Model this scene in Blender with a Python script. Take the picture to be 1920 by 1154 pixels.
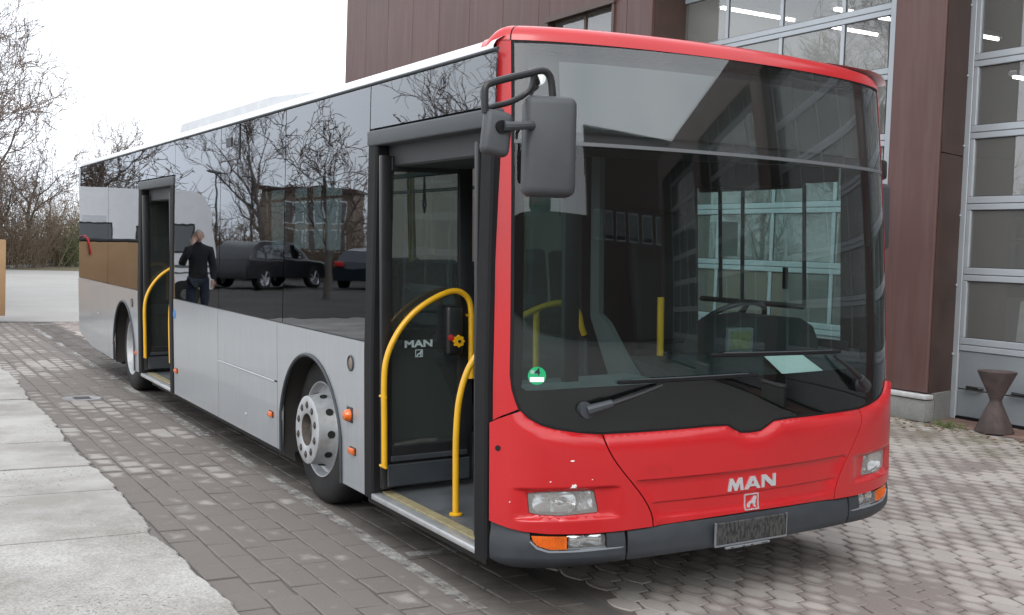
import bpy, bmesh, math, random
import numpy as np
from mathutils import Vector, Matrix
from mathutils.geometry import delaunay_2d_cdt

for _o in list(bpy.data.objects): bpy.data.objects.remove(_o)
SC = bpy.context.scene
COL = SC.collection
R = math.radians

# ------------------------------------------------------------------ camera
CAMP = Vector((-2.4319, -4.1198, 1.6410))
YAW, PITCH, ROLL = 0.5169, -0.0489, 0.0351
def _cam():
    cy, sy, cp, sp = math.cos(YAW), math.sin(YAW), math.cos(PITCH), math.sin(PITCH)
    d = Vector((sy*cp, cy*cp, sp)); r = Vector((cy, -sy, 0)); u = r.cross(d)
    cr, sr = math.cos(ROLL), math.sin(ROLL)
    r2 = cr*r + sr*u; u2 = -sr*r + cr*u
    m = Matrix((r2, u2, -d)).transposed().to_4x4(); m.translation = CAMP
    cd = bpy.data.cameras.new('camera'); cd.sensor_width = 36.0; cd.lens = 2141.25/1920*36
    cd.clip_start = 0.05; cd.clip_end = 2000
    co = bpy.data.objects.new('camera', cd); COL.objects.link(co); co.matrix_world = m
    SC.camera = co
_cam()

# ------------------------------------------------------------------ sky, sun, exposure (bright overcast day)
W = bpy.data.worlds.new('World'); SC.world = W; W.use_nodes = True
nt = W.node_tree; nt.nodes.clear()
SUN_EL, SUN_AZ = R(42), R(215)
sky = nt.nodes.new('ShaderNodeTexSky'); sky.sky_type = 'NISHITA'; sky.sun_disc = False
sky.sun_elevation = SUN_EL; sky.sun_rotation = SUN_AZ; sky.air_density = 1.0; sky.dust_density = 4.0; sky.ozone_density = 1.0
hs = nt.nodes.new('ShaderNodeHueSaturation'); hs.inputs['Saturation'].default_value = 0.16
# cloud layer: an even grey veil with soft, large lumps, the same all round the sky
tc = nt.nodes.new('ShaderNodeTexCoord'); nz = nt.nodes.new('ShaderNodeTexNoise'); nz.inputs['Scale'].default_value = 2.2; nz.inputs['Detail'].default_value = 5
cr = nt.nodes.new('ShaderNodeValToRGB'); cr.color_ramp.elements[0].color = (6.2, 6.75, 7.5, 1); cr.color_ramp.elements[1].color = (9.3, 9.6, 9.95, 1)
cr.color_ramp.elements[0].position = 0.3; cr.color_ramp.elements[1].position = 0.7
mx = nt.nodes.new('ShaderNodeMixRGB'); mx.inputs[0].default_value = 0.8
bg = nt.nodes.new('ShaderNodeBackground'); bg.inputs[1].default_value = 0.13
wo = nt.nodes.new('ShaderNodeOutputWorld')
L = nt.links.new
L(tc.outputs['Generated'], nz.inputs['Vector']); L(nz.outputs['Fac'], cr.inputs[0])
L(sky.outputs[0], hs.inputs['Color']); L(hs.outputs[0], mx.inputs[1]); L(cr.outputs[0], mx.inputs[2])
L(mx.outputs[0], bg.inputs[0]); L(bg.outputs[0], wo.inputs[0])
sd = bpy.data.lights.new('sun', 'SUN'); sd.energy = 0.5; sd.angle = R(25); sd.color = (1.0, 0.97, 0.93)
so = bpy.data.objects.new('sun', sd); COL.objects.link(so)
_sdir = Vector((math.sin(SUN_AZ)*math.cos(SUN_EL), math.cos(SUN_AZ)*math.cos(SUN_EL), math.sin(SUN_EL)))
so.location = _sdir*60; so.rotation_euler = _sdir.to_track_quat('Z', 'Y').to_euler()
SC.view_settings.view_transform = 'Standard'; SC.view_settings.look = 'None'
SC.view_settings.exposure = 1.0; SC.view_settings.gamma = 1.0; SC.view_settings.use_curve_mapping = False
SC.render.engine = 'CYCLES'
SC.cycles.transparent_max_bounces = 24; SC.cycles.max_bounces = 10; SC.cycles.glossy_bounces = 6

# ------------------------------------------------------------------ helpers
def link(o, parent=None, label=None, cat=None, group=None, kind=None):
    if o.name not in COL.objects: COL.objects.link(o)
    if parent is not None: o.parent = parent
    if label: o['label'] = label
    if cat: o['category'] = cat
    if group: o['group'] = group
    if kind: o['kind'] = kind
    return o
def empty(name, loc=(0, 0, 0), rz=0.0, **k):
    o = bpy.data.objects.new(name, None); o.location = loc; o.rotation_euler = (0, 0, rz); o.empty_display_size = 0.2
    return link(o, **k)
def finish(me, mat, sharp=35):
    if mat is not None:
        for m in (mat if isinstance(mat, (list, tuple)) else [mat]): me.materials.append(m)
    if sharp:
        me.polygons.foreach_set('use_smooth', [True]*len(me.polygons))
        me.set_sharp_from_angle(angle=R(sharp))
    me.update()
def mesh_obj(name, verts, faces, mat, parent=None, sharp=35, **k):
    me = bpy.data.meshes.new(name); me.from_pydata(verts, [], faces); me.validate(); finish(me, mat, sharp)
    return link(bpy.data.objects.new(name, me), parent, **k)
def clone(o, parent=None, loc=None, rot=None, **k):
    c = o.copy(); COL.objects.link(c); c.parent = parent if parent is not None else None
    if loc is not None: c.location = loc
    if rot is not None: c.rotation_euler = rot
    for key, v in k.items():
        if v is not None: c[key if key != 'cat' else 'category'] = v
    for ch in list(o.children): clone(ch, c)
    return c

class MB:
    """collects shapes into one bmesh"""
    def __init__(s): s.bm = bmesh.new()
    def _add(s, vs, fs):
        bv = [s.bm.verts.new(v) for v in vs]
        out = []
        for f in fs:
            try: out.append(s.bm.faces.new([bv[i] for i in f]))
            except ValueError: pass
        return bv, out
    def box(s, x0, x1, y0, y1, z0, z1, bev=0.0, seg=1, m=None):
        t = bmesh.new()
        c = [(x, y, z) for x in (x0, x1) for y in (y0, y1) for z in (z0, z1)]
        v = [t.verts.new(p) for p in c]
        for f in ((0, 1, 3, 2), (4, 6, 7, 5), (0, 4, 5, 1), (2, 3, 7, 6), (0, 2, 6, 4), (1, 5, 7, 3)): t.faces.new([v[i] for i in f])
        if bev: bmesh.ops.bevel(t, geom=t.edges[:], offset=bev, segments=seg, profile=0.5, affect='EDGES')
        s.merge(t, m); return s
    def merge(s, t, m=None):
        if m is not None: bmesh.ops.transform(t, matrix=m, verts=t.verts)
        me = bpy.data.meshes.new('tmp'); t.to_mesh(me); t.free(); s.bm.from_mesh(me); bpy.data.meshes.remove(me)
    def obox(s, c, size, rot=(0, 0, 0), bev=0.0, seg=1):
        from mathutils import Euler
        m = Matrix.Translation(c) @ Euler(rot).to_matrix().to_4x4()
        a, b, d = size[0]/2, size[1]/2, size[2]/2
        return s.box(-a, a, -b, b, -d, d, bev, seg, m)
    def tube(s, path, r, n=10, caps=True, closed=False):
        P = [Vector(p) for p in path]; N = len(P)
        rs = r if isinstance(r, (list, tuple)) else [r]*N
        up = None; rings = []
        for i in range(N):
            if closed: t = (P[(i+1) % N]-P[i-1]).normalized()
            else: t = (P[min(i+1, N-1)]-P[max(i-1, 0)]).normalized()
            if up is None:
                a = Vector((0, 0, 1)) if abs(t.z) < 0.9 else Vector((1, 0, 0))
                up = (a - t*a.dot(t)).normalized()
            else: up = (up - t*up.dot(t)).normalized()
            w = t.cross(up)
            rings.append([s.bm.verts.new(P[i]+rs[i]*(math.cos(2*math.pi*k/n)*up+math.sin(2*math.pi*k/n)*w)) for k in range(n)])
        M = N if closed else N-1
        for i in range(M):
            a, b = rings[i], rings[(i+1) % N]
            for k in range(n): s.bm.faces.new((a[k], a[(k+1) % n], b[(k+1) % n], b[k]))
        if caps and not closed:
            s.bm.faces.new(rings[0][::-1]); s.bm.faces.new(rings[-1])
        return s
    def lathe(s, prof, o=(0, 0, 0), axis='z', n=32, caps=(False, False), a0=0.0, a1=2*math.pi):
        """prof: (along, radius)"""
        full = abs(a1-a0-2*math.pi) < 1e-6
        K = n if full else n+1
        rings = []
        for (h, r) in prof:
            ring = []
            for k in range(K):
                a = a0+(a1-a0)*k/n; c, d = r*math.cos(a), r*math.sin(a)
                p = {'z': (c, d, h), 'x': (h, c, d), 'y': (c, h, d)}[axis]
                ring.append(s.bm.verts.new((p[0]+o[0], p[1]+o[1], p[2]+o[2])))
            rings.append(ring)
        for a, b in zip(rings, rings[1:]):
            for k in range(K if full else K-1):
                s.bm.faces.new((a[k], a[(k+1) % K], b[(k+1) % K], b[k]))
        if caps[0]: s.bm.faces.new(rings[0][::-1])
        if caps[1]: s.bm.faces.new(rings[-1])
        return s
    def prism(s, pts, d, m=None):
        """pts: list of 3D points (planar polygon), d: extrusion vector"""
        d = Vector(d); A = [s.bm.verts.new(p) for p in pts]; B = [s.bm.verts.new(Vector(p)+d) for p in pts]
        n = len(A)
        fa = s.bm.faces.new(A[::-1]); fb = s.bm.faces.new(B)
        for i in range(n): s.bm.faces.new((A[i], A[(i+1) % n], B[(i+1) % n], B[i]))
        return s
    def build(s, name, mat, parent=None, sharp=35, recalc=True, sub=0, **k):
        if recalc: bmesh.ops.recalc_face_normals(s.bm, faces=s.bm.faces)
        me = bpy.data.meshes.new(name); s.bm.to_mesh(me); s.bm.free(); finish(me, mat, sharp)
        o = link(bpy.data.objects.new(name, me), parent, **k)
        if sub:
            md = o.modifiers.new('sub', 'SUBSURF'); md.levels = sub; md.render_levels = sub
        return o

def inpoly(P, poly):
    x, y = P[:, 0], P[:, 1]; c = np.zeros(len(P), bool); n = len(poly)
    for i in range(n):
        x1, y1 = poly[i]; x2, y2 = poly[(i+1) % n]
        if y1 == y2: continue
        k = ((y1 > y) != (y2 > y)); xi = (x2-x1)*(y-y1)/(y2-y1)+x1
        c ^= k & (x < xi)
    return c
def resample(poly, step):
    out = []
    n = len(poly)
    for i in range(n):
        a, b = poly[i], poly[(i+1) % n]; l = math.hypot(b[0]-a[0], b[1]-a[1]); k = max(1, int(math.ceil(l/step-1e-6)))
        for j in range(k): out.append((a[0]+(b[0]-a[0])*j/k, a[1]+(b[1]-a[1])*j/k))
    return out
def edist(P, poly):
    d = np.full(len(P), 1e9); n = len(poly)
    for i in range(n):
        a = np.array(poly[i]); b = np.array(poly[(i+1) % n]); ab = b-a; l = ab@ab
        if l < 1e-12: continue
        t = np.clip(((P-a)@ab)/l, 0, 1); q = a+t[:, None]*ab; d = np.minimum(d, np.hypot(*(P-q).T))
    return d
def panel(name, outline, fmap, mat, parent=None, holes=(), thick=0.01, step=0.08, us=(), vs=(), off=None, sharp=35, ustep=None, **k):
    """sheet cut out of a curved skin. outline/holes live in (u,v); fmap(u,v,off)->xyz; us, vs = extra grid lines"""
    o = resample(outline, step); H = [resample(h, step) for h in holes]
    xs = [p[0] for p in o]; ys = [p[1] for p in o]
    ug = list(np.arange(min(xs)+step/2, max(xs), ustep or step))+list(us); vg = list(np.arange(min(ys)+step/2, max(ys), step))+list(vs)
    G = np.array([(u, v) for u in ug for v in vg]) if ug and vg else np.zeros((0, 2))
    if len(G):
        keep = inpoly(G, o) & (edist(G, o) > 0.003)
        for h in H: keep &= ~inpoly(G, h) & (edist(G, h) > 0.003)
        G = G[keep]
    pts = [Vector(p) for p in o]; edges = [(i, (i+1) % len(o)) for i in range(len(o))]
    for h in H:
        b = len(pts); pts += [Vector(p) for p in h]; edges += [(b+i, b+(i+1) % len(h)) for i in range(len(h))]
    pts += [Vector((float(a), float(b))) for a, b in G]
    vv, ee, ff, *_ = delaunay_2d_cdt(pts, edges, [], 0, 1e-6)
    V = np.array([(v.x, v.y) for v in vv]); F = [f for f in ff]
    cen = np.array([V[list(f)].mean(axis=0) for f in F])
    keep = inpoly(cen, o)
    for h in H: keep &= ~inpoly(cen, h)
    F = [tuple(f) for f, q in zip(F, keep) if q]
    of = (lambda u, v: 0.0) if off is None else off
    A = []; B = []
    for u, v in V:
        q = of(u, v); A.append(fmap(u, v, q)); B.append(fmap(u, v, q-thick))
    n = len(A); faces = list(F)+[tuple(n+i for i in f[::-1]) for f in F]
    cnt = {}
    for f in F:
        for i in range(len(f)):
            a, b = f[i], f[(i+1) % len(f)]; cnt[(a, b)] = cnt.get((a, b), 0)+1
    for (a, b) in cnt:
        if (b, a) not in cnt: faces.append((b, a, n+a, n+b))
    bm = bmesh.new(); bv = [bm.verts.new(p) for p in A+B]
    for f in faces:
        try: bm.faces.new([bv[i] for i in f])
        except ValueError: pass
    bmesh.ops.delete(bm, geom=[v for v in bm.verts if not v.link_faces], context='VERTS')
    bmesh.ops.recalc_face_normals(bm, faces=bm.faces)
    me = bpy.data.meshes.new(name); bm.to_mesh(me); bm.free(); finish(me, mat, sharp)
    return link(bpy.data.objects.new(name, me), parent, **k)
# ------------------------------------------------------------------ materials (all procedural)
class N:
    def __init__(s, name):
        s.m = bpy.data.materials.new(name); s.m.use_nodes = True; s.t = s.m.node_tree; s.t.nodes.clear()
        s.out = s.t.nodes.new('ShaderNodeOutputMaterial')
    def n(s, typ, **k):
        q = s.t.nodes.new('ShaderNode'+typ)
        for a, v in k.items():
            if a.startswith('i_'): q.inputs[a[2:].replace('_', ' ')].default_value = v
            else: setattr(q, a, v)
        return q
    def l(s, a, b): s.t.links.new(a, b)
    def noise(s, vec, scale, detail=4, rough=0.55, dim='3D'):
        q = s.n('TexNoise'); q.inputs['Scale'].default_value = scale; q.inputs['Detail'].default_value = detail; q.inputs['Roughness'].default_value = rough
        if vec is not None: s.l(vec, q.inputs['Vector'])
        return q.outputs['Fac']
    def ramp(s, fac, stops):
        q = s.n('ValToRGB'); e = q.color_ramp.elements
        while len(e) > len(stops): e.remove(e[-1])
        while len(e) < len(stops): e.new(0.5)
        for a, (p, c) in zip(e, stops):
            a.position = p; a.color = (c, c, c, 1) if isinstance(c, (int, float)) else (*c, 1)
        s.l(fac, q.inputs[0]); return q.outputs[0]
    def mix(s, fac, a, b, typ='MIX'):
        q = s.n('MixRGB', blend_type=typ)
        for i, v in ((0, fac), (1, a), (2, b)):
            if hasattr(v, 'links'): s.l(v, q.inputs[i])
            elif isinstance(v, (int, float)): q.inputs[i].default_value = v if i == 0 else (v, v, v, 1)
            else: q.inputs[i].default_value = (*v, 1)
        return q.outputs[0]
    def math(s, op, a, b=0.0, clamp=False):
        q = s.n('Math', operation=op); q.use_clamp = clamp
        for i, v in ((0, a), (1, b)):
            if hasattr(v, 'links'): s.l(v, q.inputs[i])
            else: q.inputs[i].default_value = v
        return q.outputs[0]
    def coord(s, w='Object'): return s.n('TexCoord').outputs[w]
    def pos(s): return s.n('NewGeometry').outputs['Position']
    def scale(s, vec, v):
        q = s.n('Mapping'); s.l(vec, q.inputs['Vector']); q.inputs['Scale'].default_value = v; return q.outputs[0]
    def bump(s, h, strength, dist=0.01):
        q = s.n('Bump'); q.inputs['Strength'].default_value = strength; q.inputs['Distance'].default_value = dist; s.l(h, q.inputs['Height']); return q.outputs[0]
    def bsdf(s, base=None, rough=0.5, metal=0.0, spec=0.5, coat=0.0, normal=None, **k):
        q = s.n('BsdfPrincipled')
        for nm, v in (('Base Color', base), ('Roughness', rough), ('Metallic', metal), ('Specular IOR Level', spec), ('Coat Weight', coat)):
            if v is None: continue
            if hasattr(v, 'links'): s.l(v, q.inputs[nm])
            elif isinstance(v, tuple): q.inputs[nm].default_value = (*v, 1)
            else: q.inputs[nm].default_value = v
        q.inputs['Coat Roughness'].default_value = 0.06
        if normal is not None: s.l(normal, q.inputs['Normal'])
        s.l(q.outputs[0], s.out.inputs[0]); return q
def mat(name, col, rough=0.5, metal=0.0, spec=0.5, var=0.12, vs=6.0, bump=0.0, bs=120.0, coat=0.0, rvar=0.15, rnd=0.0, world=False):
    a = N(name); c = a.pos() if world else a.coord()
    nz = a.noise(c, vs, 6, 0.6)
    base = a.mix(1.0, col, a.ramp(nz, [(0.25, 1-var), (0.75, 1+var)]), 'MULTIPLY')
    if rnd:
        oi = a.n('ObjectInfo').outputs['Random']
        base = a.mix(1.0, base, a.ramp(oi, [(0.0, 1-rnd), (1.0, 1+rnd)]), 'MULTIPLY')
    rr = a.ramp(nz, [(0.2, max(0.02, rough*(1-rvar))), (0.8, min(1.0, rough*(1+rvar)))])
    nrm = a.bump(a.noise(c, bs, 3), bump, 0.004) if bump else None
    a.bsdf(base, rr, metal, spec, coat, nrm); return a.m
def glass(name, tint, ior=1.5, wav=0.0, ws=3.0, rough=0.0, dirt=0.0, gain=(1, 1, 1)):
    a = N(name); geo = a.n('NewGeometry')
    tr = a.n('BsdfTransparent'); tr.inputs[0].default_value = (*tint, 1)
    gl = a.n('BsdfGlossy'); gl.inputs['Roughness'].default_value = rough; gl.inputs['Color'].default_value = (*gain, 1)
    fr = a.n('Fresnel'); fr.inputs['IOR'].default_value = ior
    if wav:
        sh = a.n('VectorMath', operation='ADD'); a.l(a.scale(a.pos(), (1.0, 0.7, 2.4)), sh.inputs[0]); a.l(a.math('MULTIPLY', a.n('ObjectInfo').outputs['Random'], 40.0), sh.inputs[1])
        nz = a.noise(sh.outputs[0], ws, 1, 0.4)
        b = a.bump(nz, wav, 0.02); a.l(b, gl.inputs['Normal'])
    f = a.math('MULTIPLY', fr.outputs[0], a.math('SUBTRACT', 1.0, geo.outputs['Backfacing']))
    mx = a.n('MixShader'); a.l(f, mx.inputs[0]); a.l(tr.outputs[0], mx.inputs[1]); a.l(gl.outputs[0], mx.inputs[2])
    last = mx.outputs[0]
    if dirt:
        df = a.n('BsdfDiffuse'); df.inputs[0].default_value = (0.42, 0.41, 0.39, 1)
        nz = a.noise(a.pos(), 9.0, 8, 0.7)
        m2 = a.n('MixShader'); a.l(a.ramp(nz, [(0.35, dirt*0.82), (0.8, dirt)]), m2.inputs[0]); a.l(last, m2.inputs[1]); a.l(df.outputs[0], m2.inputs[2]); last = m2.outputs[0]
    a.l(last, a.out.inputs[0]); return a.m
def emit(name, col, st):
    a = N(name); e = a.n('Emission'); e.inputs[0].default_value = (*col, 1); e.inputs[1].default_value = st; a.l(e.outputs[0], a.out.inputs[0]); return a.m

def paint_red():
    a = N('red_paint'); c = a.coord()
    nz = a.noise(c, 2.2, 5, 0.6)
    base = a.mix(a.ramp(nz, [(0.3, 0.0), (0.75, 1.0)]), (0.45, 0.010, 0.013), (0.395, 0.009, 0.012))
    sp = a.noise(c, 260, 2, 0.5)                                # dust and stone chips in the lacquer
    base = a.mix(a.ramp(sp, [(0.72, 0.0), (0.76, 0.35)]), base, (0.62, 0.30, 0.28))
    q = a.bsdf(base, a.ramp(nz, [(0.3, 0.30), (0.8, 0.42)]), 0.0, 0.3, 0.6, a.bump(a.noise(c, 46, 2), 0.02, 0.004)); q.inputs['Coat Roughness'].default_value = 0.17; return a.m
def paint_silver():
    a = N('silver_paint'); c = a.coord()
    streak = a.noise(a.scale(c, (1.0, 9.0, 0.6)), 3.0, 6, 0.65)
    soft = a.noise(c, 1.3, 4)
    base = a.mix(a.ramp(streak, [(0.3, 0.0), (0.75, 0.9)]), (0.31, 0.328, 0.348), (0.25, 0.26, 0.27))
    base = a.mix(a.ramp(soft, [(0.35, 0.0), (0.8, 0.35)]), base, (0.335, 0.35, 0.365))
    base = a.mix(a.ramp(a.noise(c, 14, 6, 0.7), [(0.62, 0.0), (0.8, 0.4)]), base, (0.17, 0.16, 0.145))
    a.bsdf(base, 0.32, 0.25, 0.5, 0.45, a.bump(a.noise(c, 1.7, 2), 0.05, 0.02)); return a.m
def m_cladding():
    a = N('brown_cladding'); p = a.pos()
    n1 = a.noise(p, 0.7, 5, 0.6); n2 = a.noise(a.scale(p, (4, 4, 0.35)), 2.0, 5, 0.6)
    base = a.mix(a.ramp(n1, [(0.3, 0.0), (0.7, 1.0)]), (0.088, 0.042, 0.037), (0.070, 0.032, 0.028))
    base = a.mix(a.ramp(n2, [(0.45, 0.0), (0.8, 0.6)]), base, (0.115, 0.075, 0.068))
    oi = a.n('ObjectInfo').outputs['Random']; base = a.mix(1.0, base, a.ramp(oi, [(0, 0.94), (1, 1.06)]), 'MULTIPLY')
    a.bsdf(base, 0.5, 0.0, 0.4, 0, a.bump(a.noise(p, 30, 3), 0.08, 0.004)); return a.m
def m_paver(name, clean, dirt, joined, grass=False, xdir=False):
    a = N(name); p = a.pos()
    e = a.n('Attribute', attribute_name='edge').outputs['Fac']
    rnd = a.n('Attribute', attribute_name='tint').outputs['Fac'] if joined else a.n('ObjectInfo').outputs['Random']
    big = a.noise(p, 0.75, 4, 0.6); mid = a.noise(p, 3.1, 5, 0.65)
    d = a.math('ADD', a.math('MULTIPLY', big, 0.95 if grass else 1.05), a.math('MULTIPLY', mid, 0.55))
    d = a.math('ADD', d, a.math('MULTIPLY', a.math('POWER', e, 2.0), 0.20))
    d = a.math('ADD', d, a.math('MULTIPLY', rnd, 0.12))
    if not grass:                                              # oily, trodden strips: the bus bay and the near end
        sx = a.n('SeparateXYZ'); a.l(p, sx.inputs[0])
        d = a.math('ADD', d, a.ramp(a.math('ADD', sx.outputs[0], 0.5), [(0.40, 0.0), (0.62, 0.22)]))
        d = a.math('ADD', d, a.ramp(a.math('DIVIDE', sx.outputs[1], 10.0), [(0.22, 0.12), (0.45, 0.0)]))
    fac = a.ramp(d, [(0.84, 0.0), (1.0, 1.0)] if grass else [(0.80, 0.0), (0.93, 1.0)])
    grain = a.noise(p, 190, 4, 0.7)
    oil = None
    if not grass: oil = a.math('MULTIPLY', a.ramp(a.math('ADD', sx.outputs[0], 0.5), [(0.46, 0.0), (0.70, 0.85)]), a.ramp(mid, [(0.35, 0.25), (0.6, 1.0)]))
    cl = a.mix(1.0, clean, a.ramp(rnd, [(0.0, (0.88, 0.87, 0.86)), (0.5, (1.0, 1.0, 1.0)), (1.0, (1.08, 1.04, 1.02))]), 'MULTIPLY')
    col = a.mix(fac, cl, dirt)
    if oil is not None: col = a.mix(oil, col, (0.062, 0.054, 0.048))
    col = a.mix(1.0, col, a.ramp(grain, [(0.25, 0.76), (0.75, 1.22)]), 'MULTIPLY')
    if grass:
        sx = a.n('SeparateXYZ'); a.l(p, sx.inputs[0])
        g = a.math('MULTIPLY', a.ramp(a.math('DIVIDE', sx.outputs[0], 10.0), [(0.56, 0.0), (0.72, 1.0)]), a.ramp(mid, [(0.40, 0.0), (0.62, 0.8)]))
        col = a.mix(g, col, (0.10, 0.095, 0.042))
    a.bsdf(col, 0.85, 0.0, 0.25, 0, a.bump(grain, 0.35, 0.003)); return a.m
def m_ground(name, c0, c1, sc=0.8, grain=150, bump=0.4, spots=None):
    a = N(name); p = a.pos()
    n1 = a.noise(p, sc, 6, 0.62); g = a.noise(p, grain, 3, 0.7)
    col = a.mix(a.ramp(n1, [(0.3, 0.0), (0.7, 1.0)]), c0, c1)
    col = a.mix(1.0, col, a.ramp(g, [(0.25, 0.72), (0.75, 1.25)]), 'MULTIPLY')
    if spots:
        sp = a.noise(p, 16, 3, 0.5); col = a.mix(a.ramp(sp, [(0.66, 0.0), (0.74, 0.6)]), col, spots)
    a.bsdf(col, 0.9, 0.0, 0.2, 0, a.bump(g, bump, 0.004)); return a.m
def m_slab():
    a = N('washed_concrete'); p = a.pos()
    n1 = a.noise(p, 1.1, 6, 0.65); vor = a.n('TexVoronoi'); vor.inputs['Scale'].default_value = 95; a.l(p, vor.inputs['Vector'])
    oi = a.n('ObjectInfo').outputs['Random']
    col = a.mix(a.ramp(n1, [(0.38, 0.0), (0.62, 1.0)]), (0.40, 0.387, 0.368), (0.265, 0.247, 0.226))
    peb = a.mix(1.0, col, a.ramp(vor.outputs['Color'], [(0.1, 0.78), (0.9, 1.16)]), 'MULTIPLY')
    near = a.n('SeparateXYZ'); a.l(p, near.inputs[0])
    nn = a.ramp(a.math('ADD', a.math('DIVIDE', near.outputs[1], 10.0), a.math('MULTIPLY', n1, 0.12)), [(0.26, 1.0), (0.40, 0.25)])
    col = a.mix(nn, col, peb)
    blk = a.noise(p, 48, 2, 0.5); clus = a.noise(p, 1.6, 2, 0.5)
    col = a.mix(a.math('MULTIPLY', a.ramp(blk, [(0.63, 0.0), (0.67, 1.0)]), a.ramp(clus, [(0.50, 0.0), (0.60, 0.85)])), col, (0.07, 0.07, 0.075))
    col = a.mix(1.0, col, a.ramp(oi, [(0, 0.93), (1, 1.05)]), 'MULTIPLY')
    hgt = a.mix(0.5, a.noise(p, 60, 4, 0.7), vor.outputs['Distance'])
    a.bsdf(col, 0.88, 0, 0.25, 0, a.bump(hgt, 0.5, 0.006)); return a.m
def m_worn_paint():
    a = N('worn_white_paint'); p = a.pos()
    n1 = a.noise(p, 7, 8, 0.75); n2 = a.noise(p, 1.1, 3)
    f = a.ramp(a.math('ADD', a.math('MULTIPLY', n1, 0.6), a.math('MULTIPLY', n2, 0.5)), [(0.50, 0.0), (0.63, 0.70)])
    q = a.bsdf((0.42, 0.41, 0.39), 0.8, 0, 0.3); tr = a.n('BsdfTransparent'); mx = a.n('MixShader')
    a.l(f, mx.inputs[0]); a.l(tr.outputs[0], mx.inputs[1]); a.l(q.outputs[0], mx.inputs[2]); a.l(mx.outputs[0], a.out.inputs[0]); return a.m
def m_led():
    a = N('led_matrix'); c = a.scale(a.coord(), (1, 1, 1))
    sx = a.n('SeparateXYZ'); a.l(c, sx.inputs[0])
    fx = a.math('FRACT', a.math('MULTIPLY', sx.outputs[0], 90.0)); fz = a.math('FRACT', a.math('MULTIPLY', sx.outputs[2], 90.0))
    dx = a.math('ABSOLUTE', a.math('SUBTRACT', fx, 0.5)); dz = a.math('ABSOLUTE', a.math('SUBTRACT', fz, 0.5))
    f = a.ramp(a.math('MAXIMUM', dx, dz), [(0.30, 0.0), (0.36, 1.0)])
    a.bsdf(a.mix(f, (0.055, 0.055, 0.040), (0.018, 0.019, 0.020)), 0.6, 0, 0.3); return a.m
def m_plate():
    a = N('plate_holder_face'); c = a.coord()
    n1 = a.noise(a.scale(c, (2.2, 1, 0.7)), 36, 3, 0.7); n2 = a.noise(c, 12, 3)
    col = a.mix(a.ramp(n1, [(0.42, 0.0), (0.56, 1.0)]), (0.020, 0.020, 0.021), (0.062, 0.062, 0.060))
    col = a.mix(a.ramp(n2, [(0.5, 0.0), (0.7, 0.35)]), col, (0.075, 0.07, 0.062)); a.bsdf(col, 0.6, 0, 0.25); return a.m
def m_tyre():
    a = N('tyre_rubber'); c = a.coord(); n1 = a.noise(c, 6, 6, 0.65)
    a.bsdf(a.mix(a.ramp(n1, [(0.35, 0.0), (0.75, 1.0)]), (0.010, 0.010, 0.011), (0.026, 0.025, 0.024)), 0.75, 0, 0.3, 0, a.bump(a.noise(c, 90, 3), 0.15, 0.004)); return a.m
def m_rim():
    a = N('rim_paint'); c = a.coord(); n1 = a.noise(c, 9, 6, 0.65)
    a.bsdf(a.mix(a.ramp(n1, [(0.4, 0.0), (0.75, 0.8)]), (0.38, 0.395, 0.41), (0.22, 0.205, 0.19)), 0.42, 0.25, 0.5); return a.m
def m_bark(name, c0, c1):
    a = N(name); c = a.coord(); n1 = a.noise(a.scale(c, (3, 3, 0.6)), 4, 5, 0.65)
    a.bsdf(a.mix(n1, c0, c1), 0.9, 0, 0.2); return a.m
def m_card():
    a = N('brown_cardboard'); c = a.coord(); n1 = a.noise(c, 2.0, 4); w = a.n('TexWave'); w.inputs['Scale'].default_value = 60; a.l(c, w.inputs['Vector'])
    a.bsdf(a.mix(a.ramp(n1, [(0.3, 0), (0.7, 1)]), (0.37, 0.235, 0.13), (0.32, 0.20, 0.11)), 0.85, 0, 0.2, 0, a.bump(w.outputs['Fac'], 0.05, 0.002)); return a.m

RED = paint_red(); SILVER = paint_silver()
WHITE = mat('white_paint', (0.62, 0.64, 0.65), 0.35, var=0.06, vs=2, coat=0.2)
BLACK = mat('black_plastic', (0.010, 0.010, 0.011), 0.42, var=0.25, vs=5)
RUBBER = mat('black_rubber', (0.008, 0.008, 0.009), 0.7, spec=0.22, var=0.25, vs=7)
DGREY = mat('grey_plastic', (0.027, 0.031, 0.036), 0.52, var=0.2, vs=9, bump=0.12, bs=260)
MIRROR_SHELL = mat('mirror_shell_plastic', (0.040, 0.043, 0.047), 0.5, var=0.18, vs=8, bump=0.1, bs=300)
HEADER = mat('door_header_plastic', (0.045, 0.05, 0.055), 0.55, var=0.15, vs=5)
GASKET = mat('dark_gasket', (0.02, 0.02, 0.021), 0.7)
YELLOW = mat('yellow_powder_coat', (0.62, 0.33, 0.008), 0.35, var=0.08, vs=9, coat=0.2)
YELLOW_DULL = mat('yellow_tread_strip', (0.22, 0.185, 0.10), 0.8, var=0.25, vs=20)
ALU = mat('brushed_aluminium', (0.55, 0.56, 0.57), 0.38, metal=0.7, var=0.12, vs=14)
CHROME = mat('chrome', (0.93, 0.94, 0.95), 0.14, metal=1.0, var=0.05)
AMBER = mat('amber_lens', (0.60, 0.11, 0.008), 0.18, var=0.22, vs=22, coat=0.5)
TYRE = m_tyre(); RIM = m_rim()
HUB = mat('rusty_hub', (0.085, 0.072, 0.062), 0.7, metal=0.2, var=0.5, vs=22)
DARKHOLE = mat('dark_cavity', (0.006, 0.006, 0.006), 0.9)
UNDER = mat('underbody_dirt', (0.020, 0.018, 0.016), 0.9, var=0.4, vs=4)
FLOOR_IN = mat('grey_vinyl_floor', (0.075, 0.08, 0.086), 0.55, var=0.45, vs=5)
INT_GREY = mat('interior_grey_panel', (0.13, 0.142, 0.148), 0.6, var=0.1, vs=3)
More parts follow.
